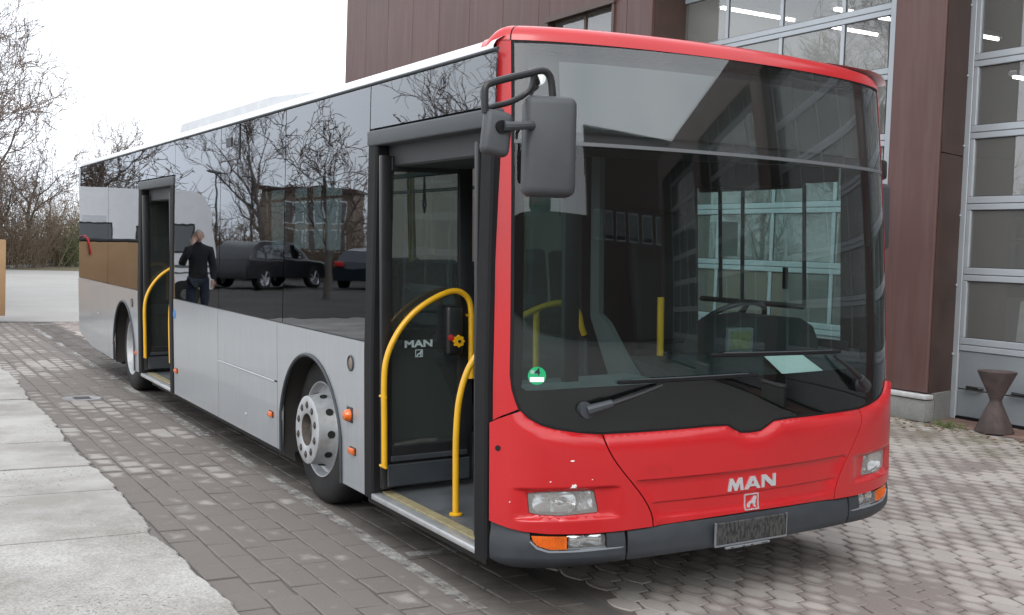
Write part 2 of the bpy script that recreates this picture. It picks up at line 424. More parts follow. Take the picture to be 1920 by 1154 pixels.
INT_DARK = mat('interior_dark_panel', (0.022, 0.024, 0.026), 0.6, var=0.2, vs=3)
INT_LIGHT = mat('interior_ceiling', (0.48, 0.49, 0.48), 0.6, var=0.06)
DASH = mat('dashboard_plastic', (0.022, 0.026, 0.028), 0.55, var=0.2, vs=4)
SEATF = mat('blue_seat_fabric', (0.028, 0.038, 0.052), 0.85, var=0.5, vs=30)
PAPER = mat('pale_paper', (0.86, 0.87, 0.86), 0.7, var=0.05)
PRINT = mat('black_ceramic_print', (0.004, 0.004, 0.0045), 0.9, spec=0.03)
SIDE_GLASS = glass('tinted_side_glass', (0.21, 0.235, 0.24), 2.1, wav=0.022, ws=3.0, rough=0.012, gain=(.92, .95, 1.0))
FRONT_GLASS = glass('windscreen_glass', (0.70, 0.79, 0.775), 1.58, wav=0.0, dirt=0.006)
DEST_GLASS = glass('display_glass', (0.80, 0.83, 0.83), 1.9, dirt=0.015)
DOOR_GLASS = glass('door_glass', (0.76, 0.88, 0.86), 1.75, wav=0.01, dirt=0.035)
LENS = glass('clear_lens', (0.96, 0.97, 0.97), 1.6, dirt=0.13)
HLENS = glass('milky_headlamp_lens', (0.97, 0.98, 0.98), 1.7, dirt=0.30)
FAR_GLASS = glass('far_side_glass', (0.84, 0.92, 0.91), 1.5, wav=0.01)
LED = m_led(); PLATE = m_plate()
BADGE = mat('badge_metal', (0.62, 0.64, 0.66), 0.28, metal=0.6, var=0.08)
GREEN = mat('green_sticker', (0.0, 0.33, 0.12), 0.5, var=0.08)
CHIP = mat('paint_chip_primer', (0.75, 0.74, 0.72), 0.7)
BLUE = mat('blue_pictogram', (0.04, 0.16, 0.42), 0.5)
FILM = mat('pale_glass_print', (0.30, 0.36, 0.36), 0.6)

CLAD = m_cladding()
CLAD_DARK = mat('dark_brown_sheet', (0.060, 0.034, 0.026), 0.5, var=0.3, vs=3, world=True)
CONC = m_ground('plinth_concrete', (0.19, 0.19, 0.183), (0.25, 0.25, 0.238), 2.2, 70, 0.3)
CONC_EDGE = mat('plinth_capping', (0.42, 0.42, 0.415), 0.7, var=0.2, vs=14)
DOOR_ALU = mat('door_frame_aluminium', (0.37, 0.395, 0.42), 0.42, metal=0.15, var=0.06, vs=3)
DOOR_PANEL = mat('grey_door_panel', (0.21, 0.228, 0.242), 0.5, var=0.08, vs=3)
PANE = glass('door_pane', (0.80, 0.82, 0.82), 2.2, wav=0.004, ws=1.6, dirt=0.17)
WK_WALL = mat('workshop_wall', (0.30, 0.30, 0.29), 0.8, var=0.15, vs=0.6, world=True)
WK_FLOOR = mat('workshop_floor', (0.17, 0.165, 0.16), 0.6, var=0.2, vs=0.5, world=True)
TUBE_ON = emit('fluorescent_tube', (1.0, 0.98, 0.92), 9.0)
RUST = mat('rusted_steel', (0.072, 0.052, 0.049), 0.75, metal=0.2, var=0.5, vs=9, bump=0.3, bs=60)
ASPHALT = m_ground('yard_asphalt', (0.27, 0.26, 0.248), (0.33, 0.32, 0.305), 0.25, 120, 0.3)
JOINT = m_ground('joint_sand', (0.085, 0.078, 0.072), (0.12, 0.11, 0.102), 2.0, 160, 0.5)
JOINT_W = m_ground('wave_joint_sand', (0.115, 0.096, 0.087), (0.150, 0.127, 0.116), 2.0, 160, 0.5)
SLAB = m_slab(); WORN = m_worn_paint()
BLOCK_A = m_paver('block_paver', (0.31, 0.290, 0.268), (0.158, 0.140, 0.128), False)
BLOCK_B = m_paver('block_paver_far', (0.31, 0.290, 0.268), (0.158, 0.140, 0.128), True)
WAVE_A = m_paver('wave_paver', (0.36, 0.330, 0.304), (0.205, 0.176, 0.161), False, grass=True)
WAVE_B = m_paver('wave_paver_far', (0.36, 0.330, 0.304), (0.205, 0.176, 0.161), True, grass=True)
REDPAVE = m_ground('red_threshold_pavers', (0.17, 0.105, 0.088), (0.21, 0.14, 0.116), 2.0, 90, 0.4)
BARK = m_bark('grey_bark', (0.095, 0.082, 0.074), (0.17, 0.150, 0.136))
TWIG = m_bark('brown_twigs', (0.120, 0.086, 0.070), (0.175, 0.132, 0.110))
THICK = m_bark('dry_thicket', (0.15, 0.112, 0.08), (0.22, 0.172, 0.125))
LEAFY = m_bark('evergreen_leaves', (0.045, 0.060, 0.022), (0.085, 0.10, 0.04))
CARD = m_card()
# ------------------------------------------------------------------ ground
def sheet(name, x0, x1, y0, y1, z, m, **k):
    return mesh_obj(name, [(x0, y0, z), (x1, y0, z), (x1, y1, z), (x0, y1, z)], [(0, 1, 2, 3)], m, sharp=0, **k)
sheet('ground', -300, 300, -200, 420, -0.030, ASPHALT, kind='structure')
rng = random.Random(7)

def proj_px(p):
    """size of a thing at p in the picture: pixels per metre and whether it is in view"""
    v = Vector(p)-CAMP
    cy, sy, cp, sp = math.cos(YAW), math.sin(YAW), math.cos(PITCH), math.sin(PITCH)
    d = Vector((sy*cp, cy*cp, sp)); r = Vector((cy, -sy, 0)); u = r.cross(d)
    z = v.dot(d)
    if z < 0.5: return None
    cr_, sr_ = math.cos(ROLL), math.sin(ROLL); r2 = cr_*r+sr_*u; u2 = -sr_*r+cr_*u
    return 960+2141.25*v.dot(r2)/z, 577-2141.25*v.dot(u2)/z, z
def in_view(p, m=30):
    q = proj_px(p)
    return q is not None and -m < q[0] < 1920+m and -m < q[1] < 1154+m

def paver_mesh(name, poly, mats, h=0.03, ch=0.004):
    """one paving stone: poly outline centred on 0, chamfered rim, 'edge' attribute 1 at the rim, 0 in the middle"""
    n = len(poly); inner = [(x*(1-ch/max(1e-6, math.hypot(x, y))*1.6), y*(1-ch/max(1e-6, math.hypot(x, y))*1.6)) for x, y in poly]
    V = [(x, y, -h) for x, y in poly]+[(x, y, -ch) for x, y in poly]+[(x, y, 0) for x, y in inner]+[(0, 0, 0.001)]
    E = [1.0]*(3*n)+[0.0]
    F = []
    for i in range(n):
        j = (i+1) % n
        F += [(i, j, n+j, n+i), (n+i, n+j, 2*n+j, 2*n+i), (2*n+i, 2*n+j, 3*n)]
    return V, E, F
def paving(root, piece, protos, spots, m_one, m_many, keep=300):
    """spots: (x, y, rot, kind). The `keep` pieces that show largest become parts, the rest one joined part"""
    meshes = []
    for V, E, F in protos:
        me = bpy.data.meshes.new(piece); me.from_pydata(V, [], F); at = me.attributes.new('edge', 'FLOAT', 'POINT'); at.data.foreach_set('value', E); finish(me, m_one, 22); meshes.append(me)
    sc = []
    for i, (x, y, a, k) in enumerate(spots):
        q = proj_px((x, y, 0)); v = in_view((x, y, 0), 0)
        hid = 0.0 < x < 2.5 and 0.9 < y < 12          # under the bus: not in view
        sc.append((-(1.0/(q[2]**2)) if (v and not hid) else 1.0, i))
    sc.sort(); big = {i for s_, i in sc[:keep] if s_ < 0}
    VV, EE, FF, TT = [], [], [], []
    for i, (x, y, a, k) in enumerate(spots):
        dz = rng.uniform(-0.0025, 0.0025)
        if i in big:
            o = bpy.data.objects.new(piece, meshes[k]); o.location = (x, y, dz)
            o.rotation_euler = (rng.gauss(0, 0.010), rng.gauss(0, 0.010), a+rng.gauss(0, 0.012)); link(o, root)
        else:
            V, E, F = protos[k]; b = len(VV); c, s_ = math.cos(a), math.sin(a); t = rng.random()
            tx, ty = rng.gauss(0, 0.010), rng.gauss(0, 0.010)
            VV += [(x+vx*c-vy*s_, y+vx*s_+vy*c, vz+dz+vx*tx+vy*ty) for vx, vy, vz in V]; EE += E; TT += [t]*len(V)
            FF += [tuple(b+q for q in f) for f in F]
    me = bpy.data.meshes.new(piece+'_field'); me.from_pydata(VV, [], FF)
    me.attributes.new('edge', 'FLOAT', 'POINT').data.foreach_set('value', EE); me.attributes.new('tint', 'FLOAT', 'POINT').data.foreach_set('value', TT)
    finish(me, m_many, 22); o = bpy.data.objects.new(piece+'_field', me); link(o, root, kind='stuff')

# rectangular block paving between the concrete apron and the bus
bp = sheet('block_paving', -1.25, 0.62, -2.5, 19.2, -0.0065, JOINT, kind='structure')
bw, bl = 0.158, 0.247
hx, hy = bw/2, bl/2; nn = 3
rect = [(-hx, -hy), (0, -hy), (hx, -hy), (hx, 0), (hx, hy), (0, hy), (-hx, hy), (-hx, 0)]
rect2 = [(x*1.0, y*0.985) for x, y in rect]
spots = []
for c in range(-1, 10):
    x = -0.985+0.0845+0.169*c
    y = -2.4+(0.128 if c % 2 else 0.0)+rng.uniform(-0.02, 0.02)
    while y < 19.0:
        spots.append((x+rng.gauss(0, 0.0025), y+rng.gauss(0, 0.004), 0.0, rng.choice((0, 1)))); y += 0.2565
spots = [q for q in spots if q[0] < 0.60]
paving(bp, 'paving_block', [paver_mesh('b', rect, None), paver_mesh('b', rect2, None)], spots, BLOCK_A, BLOCK_B)

# wave-edged interlocking stones under and beyond the bus
wp = sheet('wave_paving', 0.62, 7.34, -3.4, 19.2, -0.0065, JOINT_W, kind='structure')
def wave_cell(kind):
    k = (1.0, 0.985)[kind]
    half = [(-.040, -.1), (.040, -.1), (.0630, -.055), (.0730, 0), (.0640, .045)]
    pts = half+[(-x, -y) for x, y in half]
    return [((x+0.10*y)*.945*k, y*.962) for x, y in pts]
WA = R(6.5)
spots = []
ca, sa = math.cos(WA), math.sin(WA)
for i in range(-110, 110):
    for j in range(-90, 90):
        lx, ly = .1128*i, .2*j+(.1 if i % 2 else 0.0); lx += 0.10*ly*0.0
        x = 3.0+lx*ca-ly*sa; y = 3.0+lx*sa+ly*ca
        if 0.69 < x < 7.27 and -3.3 < y < 19.0:
            spots.append((x+rng.gauss(0, .0015), y+rng.gauss(0, .0015), WA, rng.choice((0, 1))))
paving(wp, 'wave_paver', [paver_mesh('w', wave_cell(0), None), paver_mesh('w', wave_cell(1), None)], spots, WAVE_A, WAVE_B)

# washed concrete apron along the left edge, cast in bays with a broken edge
ap = sheet('concrete_apron', -16, -1.10, -4, 17.5, -0.012, JOINT, kind='structure')
ys = [-3.2, -0.6, 2.29, 3.50, 4.35, 5.42, 6.18, 6.95, 8.0, 9.3, 10.8, 12.6, 14.8, 17.4]
for y0, y1 in zip(ys, ys[1:]):
    n = max(4, int((y1-y0)/0.055)); e = []
    for i in range(n+1):
        y = y0+0.013+(y1-y0-0.026)*i/n+0.006*math.sin(i)
        corner = 0.03*max(0, 1-min(i, n-i)/2.0)
        xx = -1.005+0.016*math.sin(y*2.1)+0.008*math.sin(y*7.3+1)+rng.uniform(-0.010, 0.008)-corner
        if y > 5: xx += 0.012*(y-5)*0.9
        e.append((xx, y))
    back = []
    for i in range(14, -1, -1): pass
    poly = e+[(-1.5, y1-0.012+rng.uniform(-.012, .006)), (-2.1, y1-0.012+rng.uniform(-.012, .006)), (-3.2, y1-0.012), (-15.5, y1-0.012), (-15.5, y0+0.012), (-3.2, y0+0.012), (-2.1, y0+0.012+rng.uniform(-.006, .012)), (-1.5, y0+0.012+rng.uniform(-.006, .012))]
    top = rng.uniform(0.012, 0.019)
    V = [(x, y, -0.05) for x, y in poly]+[(x+0.004, y, top-0.007) for x, y in poly]+[(x-0.006, y, top) for x, y in poly]
    m = len(poly); F = [tuple(2*m+i for i in range(m))]
    for i in range(m):
        j = (i+1) % m; F += [(i, j, m+j, m+i), (m+i, m+j, 2*m+j, 2*m+i)]
    mesh_obj('concrete_bay', V, F, SLAB, ap, sharp=30)

# worn white parking bay lines (paint lies on the stones)
def strip(pts, w, z=0.0055):
    V, F = [], []
    for i, (x, y) in enumerate(pts):
        a = pts[max(0, i-1)]; b = pts[min(len(pts)-1, i+1)]; tx, ty = b[0]-a[0], b[1]-a[1]; l = math.hypot(tx, ty)
        nx, ny = -ty/l*w/2, tx/l*w/2; j = rng.uniform(0.85, 1.1)
        V += [(x+nx*j, y+ny*j, z), (x-nx*j, y-ny*j, z)]
        if i: F.append((2*i-2, 2*i-1, 2*i+1, 2*i))
    return V, F
for nm, a, b, w in (('parking_line', (0.02, 0.40), (0.19, 18.3), 0.085), ('parking_line', (0.10, 1.38), (0.62, 1.35), 0.09),
                    ('parking_line', (0.16, 18.25), (7.0, 19.9), 0.11), ('parking_line', (0.05, 9.75), (2.2, 9.9), 0.09), ('parking_line', (0.05, 5.55), (2.2, 5.6), 0.09)):
    n = max(6, int(math.hypot(b[0]-a[0], b[1]-a[1])/0.15))
    V, F = strip([(a[0]+(b[0]-a[0])*i/n, a[1]+(b[1]-a[1])*i/n) for i in range(n+1)], w)
    mesh_obj(nm, V, F, WORN, None, sharp=0, kind='structure')
# whitish stain spot in the block paving, modelled as a raised disc
b = MB(); b.lathe([(-0.01, 0.19), (0.004, 0.19), (0.006, 0.178), (0.003, 0.17), (0.003, 0.0005)], axis='z', n=28)
dc = b.build('stain_disc', mat('pale_stain', (0.23, 0.23, 0.235), 0.8, var=0.35, vs=9), None, label='round whitish stain modelled as a disc in the block paving near rear wheel', cat='stain'); dc.location = (-0.50, 8.05, 0.0)
b = MB()
for a in range(3): b.obox((0, -0.07+0.07*a, 0.004), (0.16, 0.022, 0.006), bev=0.001)
b.build('dark_mark', DARKHOLE, dc)  # dark marks within the stain
# red threshold strip in front of the workshop doors
ts = sheet('threshold_strip', 7.34, 7.98, -12, 9.2, -0.006, JOINT, kind='structure')
me0 = None
for i in range(60):
    y = 5.2-0.21*i
    for j in range(3):
        if me0 is None:
            V, E, F = paver_mesh('t', [(-0.1, -0.1), (0, -0.1), (0.1, -0.1), (0.1, 0), (0.1, 0.1), (0, 0.1), (-0.1, 0.1), (-0.1, 0)], None)
            me0 = bpy.data.meshes.new('threshold_paver'); me0.from_pydata(V, [], F); finish(me0, REDPAVE, 50)
        o = bpy.data.objects.new('threshold_paver', me0); o.location = (7.45+0.208*j, y, 0.004); o.rotation_euler = (rng.gauss(0, .006), rng.gauss(0, .006), rng.gauss(0, .01)); link(o, ts)
# far kerb in front of the trees
b = MB(); b.tube([(-40, 46, 0.03), (3, 54.5, 0.03), (8.2, 66.5, 0.03), (40, 120, 0.03)], 0.10, 6); b.build('far_kerb', CONC, None, kind='structure')
sheet('verge', -60, 60, 54, 140, -0.026, m_ground('verge_earth', (0.10, 0.085, 0.055), (0.16, 0.13, 0.085), 0.6, 40, 0.6), kind='structure')

# ------------------------------------------------------------------ workshop building
XF, XD = 7.30, 7.90
bld = empty('workshop_building', (XF, 4.0, 0), label='brown clad workshop building with glazed grey sectional doors behind the bus', cat='building')
def bpart(o):
    o.matrix_parent_inverse = Matrix.Translation((-XF, -4.0, 0)); return o
def BP_(mb, name, m, parent=None, sharp=35, **k):
    o = mb.build(name, m, parent or bld, sharp, **k)
    if parent is None: bpart(o)
    return o
H = 9.0
# cladding panels of the far wall, one object per sheet
edges = [21.25, 20.03, 18.80, 17.52, 16.27, 14.98, 13.69, 12.45]
for a, c in zip(edges, edges[1:]):
    BP_(MB().box(XF, XF+0.06, c+0.006, a-0.006, 0.26, H, 0.008), 'cladding_panel', CLAD)
wy0, wy1, wz0, wz1 = 10.25, 12.10, 3.9, 5.40
BP_(MB().box(XF, XF+0.06, wy1+0.006, 12.444, 0.26, H, 0.008), 'cladding_panel', CLAD)
BP_(MB().box(XF, XF+0.06, wy0, wy1, wz1+0.0, H, 0.008), 'cladding_panel', CLAD)
BP_(MB().box(XF, XF+0.06, wy0, wy1, 0.26, wz0, 0.008), 'cladding_panel', CLAD)
BP_(MB().box(XF, XF+0.06, 9.90, wy0-0.006, 0.26, H, 0.008), 'cladding_panel', CLAD)
BP_(MB().box(XF, XF+0.06, 9.27, 9.888, 0.26, H, 0.008), 'cladding_panel', CLAD)
wf = MB(); wf.box(XF-0.03, XF+0.2, wy0-0.06, wy0, wz0, wz1+0.06).box(XF-0.03, XF+0.2, wy1, wy1+0.06, wz0, wz1+0.06).box(XF-0.05, XF+0.2, wy0-0.08, wy1+0.08, wz1, wz1+0.09).box(XF+0.1, XF+0.16, (wy0+wy1)/2-0.03, (wy0+wy1)/2+0.03, wz0, wz1)
wfo = BP_(wf, 'window', CLAD_DARK)
MB().box(XF+0.12, XF+0.13, wy0, wy1, wz0, wz1).build('pane', PANE, wfo)
BP_(MB().box(XF+0.06, XF+0.3, 9.3, 21.2, 0.0, H-0.02), 'wall_core', INT_DARK) if False else None
BP_(MB().box(XF-0.02, XF+0.3, 9.25, 21.3, 0.0, 0.255, 0.01), 'plinth', CONC)
BP_(MB().box(XF+0.02, 24, 21.24, 21.30, 0.0, H, 0.0), 'side_wall', CLAD)
# pillars and doors
pill = [(4.12, 4.80)]+[(-1.02-5.14*k, -0.34-5.14*k) for k in range(4)]
HA = 6.3
for a, c in pill:
    H_ = H if a > -1.5 else HA
    BP_(MB().box(XF, XF+0.04, a, c, 0.30, H_, 0.012), 'cladding_panel', CLAD)
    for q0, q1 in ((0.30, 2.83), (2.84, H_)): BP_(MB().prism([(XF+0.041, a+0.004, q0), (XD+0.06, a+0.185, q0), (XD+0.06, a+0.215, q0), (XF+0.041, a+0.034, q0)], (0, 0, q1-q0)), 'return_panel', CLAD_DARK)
    for q in range(7 if a > 0 else 0): BP_(MB().tube([(XD-.03, a+.165, .7+.75*q), (XD-.036, a+.145, .7+.75*q)], .012, 8), 'rivet', DOOR_ALU)
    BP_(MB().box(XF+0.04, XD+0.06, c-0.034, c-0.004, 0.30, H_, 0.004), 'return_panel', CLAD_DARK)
    pl = BP_(MB().box(XF-0.05, XF+0.10, a-0.03, c+0.5, 0.0, 0.235, 0.012, 2), 'plinth', CONC)
    MB().box(XF-0.07, XF+0.06, a-0.05, c+0.5, 0.24, 0.29, 0.01, 2).build('capping', CONC_EDGE, pl)
    BP_(MB().prism([(XF+0.11, a-0.03, 0), (XD-.03, a+0.15, 0), (XD-.03, a+.4, 0), (XF+0.11, a+.4, 0)], (0, 0, 0.297)), 'plinth', CONC)
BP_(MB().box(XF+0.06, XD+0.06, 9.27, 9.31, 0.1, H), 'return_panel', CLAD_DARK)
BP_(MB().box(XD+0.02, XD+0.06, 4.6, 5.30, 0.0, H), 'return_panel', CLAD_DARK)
BP_(MB().box(XF+0.002, XF+0.05, -0.34, 4.12, 5.95, H), 'lintel', CLAD); BP_(MB().box(XF+0.002, XF+0.05, 4.80, 9.27, 5.95, H), 'lintel', CLAD)
for k in range(3): BP_(MB().box(XF+0.002, XF+0.05, -5.48-5.14*k, -1.02-5.14*k, 5.55, HA), 'lintel', CLAD)
BP_(MB().box(XF+0.05, 24, -16.6, -1.05, HA-0.1, HA+0.06), 'annex_roof', INT_DARK); BP_(MB().box(XF+0.05, 24, -1.04, -0.98, HA-.2, H-.1), 'side_wall', CLAD)
BP_(MB().box(XF+0.05, 24, -1.04, 21.23, H-0.1, H+0.1), 'roof', INT_DARK)
BP_(MB().box(23.9, 24, -0.9, 21.2, 0, H-0.1), 'rear_wall', WK_WALL); BP_(MB().box(23.9, 24, -16.5, -0.91, 0, HA-0.1), 'rear_wall', WK_WALL)
BP_(MB().box(XF+0.1, 23.9, -16.6, -16.5, 0, HA-0.1), 'side_wall', CLAD)
BP_(MB().box(XD+0.05, 23.9, 9.9, 10.0, 0, H-0.1), 'inner_wall', WK_WALL)
sheet('workshop_floor', 7.98, 23.9, -16.4, 9.9, 0.004, WK_FLOOR, kind='structure')
rows = [0.03, 0.81, 1.565, 2.325, 3.085, 3.85, 4.60, 5.37, 6.14]
def sectional_door(y0, y1, first):
    """y1 = near-left stile in the picture, panes run towards y0"""
    d = BP_(MB().box(XD-0.02, XD+0.10, y0-0.09, y1+0.09, 6.142, 6.22, 0.006), 'sectional_door', DOOR_ALU)
    for q in (y0-0.09, y1): MB().box(XD-0.02, XD+0.10, q, q+0.09, 0.0, 6.14, 0.006).build('guide_rail', DOOR_ALU, d)
    seal = MB(); seal.box(XD-0.012, XD+0.03, y0, y1, 0.0, 0.032).box(XD-0.03, XD-0.015, y1+0.075, y1+0.10, 0.0, 6.2); seal.build('rubber_seal', RUBBER, d)
    mull = []
    y = first
    while y > y0+0.3: mull.append(y); y -= 1.09
    ed = [y1]+mull+[y0]
    for r in range(len(rows)-1):
        z0, z1 = rows[r], rows[r+1]
        if r == 0:
            p = MB(); p.box(XD, XD+0.045, y0+0.004, y1-0.004, z0+0.004, 0.32, 0.006).box(XD, XD+0.045, y0+0.004, y1-0.004, 0.332, z1-0.07, 0.006); p.build('solid_panel', DOOR_PANEL, d)
            MB().box(XD-0.012, XD+0.05, y0+0.002, y1-0.002, z1-0.067, z1-0.003, 0.006).build('rail', DOOR_ALU, d)
            continue
        MB().box(XD-0.012, XD+0.05, y0+0.002, y1-0.002, z0+0.003, z0+0.075, 0.006).build('rail', DOOR_ALU, d)
        MB().box(XD-0.012, XD+0.05, y0+0.002, y1-0.002, z1-0.067, z1-0.003, 0.006).build('rail', DOOR_ALU, d)
        MB().box(XD-0.010, XD+0.05, y1-0.055, y1-0.002, z0+0.077, z1-0.069, 0.005).build('stile', DOOR_ALU, d)
        for yy in mull: MB().box(XD-0.010, XD+0.05, yy-0.028, yy+0.028, z0+0.077, z1-0.069, 0.005).build('mullion', DOOR_ALU, d)
        for a, c in zip(ed, ed[1:]):
            pm = MB().box(XD+0.012, XD+0.018, c+0.026, a-0.026, z0+0.074, z1-0.066).build('pane', PANE, d)
            gk = MB()
            for q in ((c+0.026, c+0.034, z0+0.074, z1-0.066), (a-0.034, a-0.026, z0+0.074, z1-0.066)): gk.box(XD+0.006, XD+0.012, q[0], q[1], q[2], q[3])
            gk.box(XD+0.006, XD+0.012, c+0.034, a-0.034, z0+0.074, z0+0.082).box(XD+0.006, XD+0.012, c+0.034, a-0.034, z1-0.074, z1-0.066); gk.build('gasket', GASKET, d)
    return d
d1 = sectional_door(5.40, 9.42, 8.335)
d2 = sectional_door(-0.25, 4.215, 3.11)
for yc in (3.98, 3.42):
    h = MB(); h.tube([(XD-0.01, yc+0.10, 0.36), (XD-0.05, yc+0.075, 0.36), (XD-0.05, yc-0.075, 0.36), (XD-0.01, yc-0.10, 0.36)], 0.016, 8); h.build('handle', BLACK, d2)
for k in range(3): sectional_door(-5.40-5.14*k, -1.10-5.14*k, -2.2-5.14*k)
# pale box leaning inside behind the right-hand door
bx = MB(); bx.obox((8.30, 3.20, 1.00), (0.40, 0.95, 0.56), (0.07, 0.0, 0.0), 0.02, 2); bx.build('pale_carton', mat('pale_wrapped_carton', (0.66, 0.66, 0.62), 0.7, var=0.2, vs=6), None, label='pale wrapped carton standing behind glass of the right workshop door', cat='carton')
bx = MB(); bx.box(8.08, 8.95, 2.4, 4.0, 0.60, 0.66, 0.005)
for q in ((8.13, 2.45), (8.13, 3.93), (8.88, 2.45), (8.88, 3.93)): bx.box(q[0]-.03, q[0]+.03, q[1]-.03, q[1]+.03, 0.005, 0.60)
bx.build('work_bench', CLAD_DARK, None, label='dark bench inside the workshop under the pale carton', cat='bench')
# fluorescent lamps under the workshop ceiling
for i, (x, y, z) in enumerate(((9.3, 9.3, 5.35), (11.1, 9.3, 5.35), (12.9, 9.3, 5.35), (9.3, 7.0, 4.95), (11.1, 7.0, 4.95), (12.4, 6.6, 4.35), (14.2, 6.6, 4.35))):
    f = empty('ceiling_lamp', (x, y, z), label=('near', 'middle', 'far')[(0, 1, 2, 0, 1, 0, 1)[i]]+' lit fluorescent batten of the '+('row at the far end of the upper left door', 'row across the middle of the upper left door', 'row behind the right-hand door')[(0, 0, 0, 1, 1, 2, 2)[i]], cat='lamp', group='fluorescent battens inside the workshop')
    MB().box(-0.75, 0.75, -0.07, 0.07, 0.02, 0.09, 0.01).build('housing', WHITE, f)
    MB().tube([(-0.72, 0, 0), (0.72, 0, 0)], 0.019, 8).build('tube', TUBE_ON, f)
    MB().tube([(-0.5, 0, 0.09), (-0.5, 0, H-0.12-z)], 0.006, 5).tube([(0.5, 0, 0.09), (0.5, 0, H-0.12-z)], 0.006, 5).build('cable', BLACK, f)

# rusty hourglass ashtray stand by the door
b = MB()
b.lathe([(0.0, 0.186), (0.012, 0.188), (0.29, 0.066), (0.315, 0.058), (0.34, 0.063), (0.60, 0.186), (0.612, 0.187), (0.606, 0.178), (0.40, 0.08), (0.40, 0.0005)], axis='z', n=40)
ash = b.build('ashtray_stand', RUST, None, sharp=45, label='rusty hourglass shaped metal ashtray stand beside the workshop door', cat='ashtray'); ash.location = (7.42, 3.36, 0.006)
b = MB(); b.lathe([(0.55, 0.150), (0.56, 0.08), (0.555, 0.0005)], axis='z', n=24); b.build('sand_filling', mat('ash_sand', (0.10, 0.085, 0.07), 0.95, var=0.4, vs=12), ash)
# weeds and litter at the foot of the wall
b = MB()
for i in range(60):
    x, y = 7.24+rng.gauss(0, 0.05), 3.75+rng.gauss(0, 0.12); h = rng.uniform(0.03, 0.09)
    b.tube([(x, y, 0), (x+rng.gauss(0, .02), y+rng.gauss(0, .02), h*0.6), (x+rng.gauss(0, .04), y+rng.gauss(0, .04), h)], [0.004, 0.003, 0.0008], 4)
b.build('weed_tuft', mat('weed_green', (0.08, 0.12, 0.03), 0.8), None, kind='stuff', label='small green weeds growing by the ashtray stand', cat='weeds')
b = MB()
for i in range(240):
    x = rng.uniform(6.7, 7.26); y = rng.uniform(1.5, 7.0)
    if x < 7.0 and rng.random() < 0.6: continue
    b.obox((x, y, 0.004), (rng.uniform(.012, .05), rng.uniform(.008, .03), 0.006), (rng.gauss(0, .2), rng.gauss(0, .2), rng.uniform(0, 3)))
b.build('leaf_litter', mat('dead_leaves', (0.13, 0.075, 0.045), 0.9, var=0.5, vs=20), None, kind='stuff', label='scattered dead leaves and grit along the foot of the workshop', cat='leaf litter')

sheet('asphalt_yard', -60, -3.0, 19.6, 60, -0.020, m_ground('dark_asphalt', (0.055, 0.052, 0.050), (0.085, 0.08, 0.076), 0.5, 60, 0.4), kind='structure')
# unseen hall added behind the camera to keep bright sky out of the windscreen
fh = empty('added_dark_hall', (4, -31, 0), label='unseen brown hall added behind the camera to darken the windscreen reflection', cat='building')
MB().box(-2.4, 26, -12, 0, 0, 11.2).build('wall', CLAD, fh)
MB().box(-46, -2.41, -12, -0.05, 0, 6.4).build('added_low_wing', CLAD, fh)  # lower extension added to darken the lower left of the windscreen
MB().box(-2.6, 26.2, -12.3, 0.3, 11.2, 11.4).build('roof', INT_DARK, fh)
for k in range(2, 12):
    w_ = MB().box(-4.8+1.9*k, -3.4+1.9*k, 0.002, 0.06, 5.2, 6.8).build('window', DOOR_ALU, fh)
    MB().box(-4.7+1.9*k, -3.5+1.9*k, 0.062, 0.07, 5.3, 6.7).build('pane', SIDE_GLASS, w_)
# ------------------------------------------------------------------ bare trees
def grow(seed, H=9.0, spread=1.0, levels=4, trunk_r=0.17, fork=0.25, nb=(7, 6, 6, 5), up=0.35, drop=0.0, len0=0.55):
    r = random.Random(seed); limbs, twigs = [], []
    def branch(p, d, L, rad, lv):
        n = 5 if lv < 2 else (4 if lv == 2 else 3); pts = [p]; dirs = [d]; q = p.copy()
        for i in range(n):
            wob = (0.10, 0.20, 0.26, 0.32, 0.36)[min(lv, 4)]
            d = (d+Vector((r.gauss(0, wob), r.gauss(0, wob), r.gauss(0, wob)+(up*0.22 if lv else 0.03)-drop*0.1*lv))).normalized()
            q = q+d*(L/n); pts.append(q.copy()); dirs.append(d)
        rads = [max(0.0085, rad*(1-0.72*i/n)) for i in range(n+1)]
        (limbs if lv < 2 else twigs).append((pts, rads, lv))
        if lv >= levels: return
        k = nb[min(lv, len(nb)-1)]
        for j in range(k):
            t = (fork+(1-fork)*(j+r.random()*0.9)/k) if lv == 0 else (0.15+0.85*(j+r.random())/k)
            f = min(n-0.001, t*n); i = int(f); pp = pts[i].lerp(pts[i+1], f-i)
            a = r.uniform(0, 6.283); side = dirs[i+1].orthogonal().normalized(); side = Matrix.Rotation(a, 3, dirs[i+1]) @ side
            ang = r.uniform(0.45, 1.05)*spread if lv < 2 else r.uniform(0.4, 0.95)
            nd = (dirs[i+1]*math.cos(ang)+side*math.sin(ang)); nd.z += up*0.5; nd.normalize()
            branch(pp, nd, L*r.uniform(0.42, 0.66)*(1.0 if lv else len0/0.5), max(0.0085, rads[i]*r.uniform(0.45, 0.62)), lv+1)
    branch(Vector((0, 0, -0.1)), Vector((r.gauss(0, .06), r.gauss(0, .06), 1)).normalized(), H*0.62, trunk_r, 0)
    return limbs, twigs
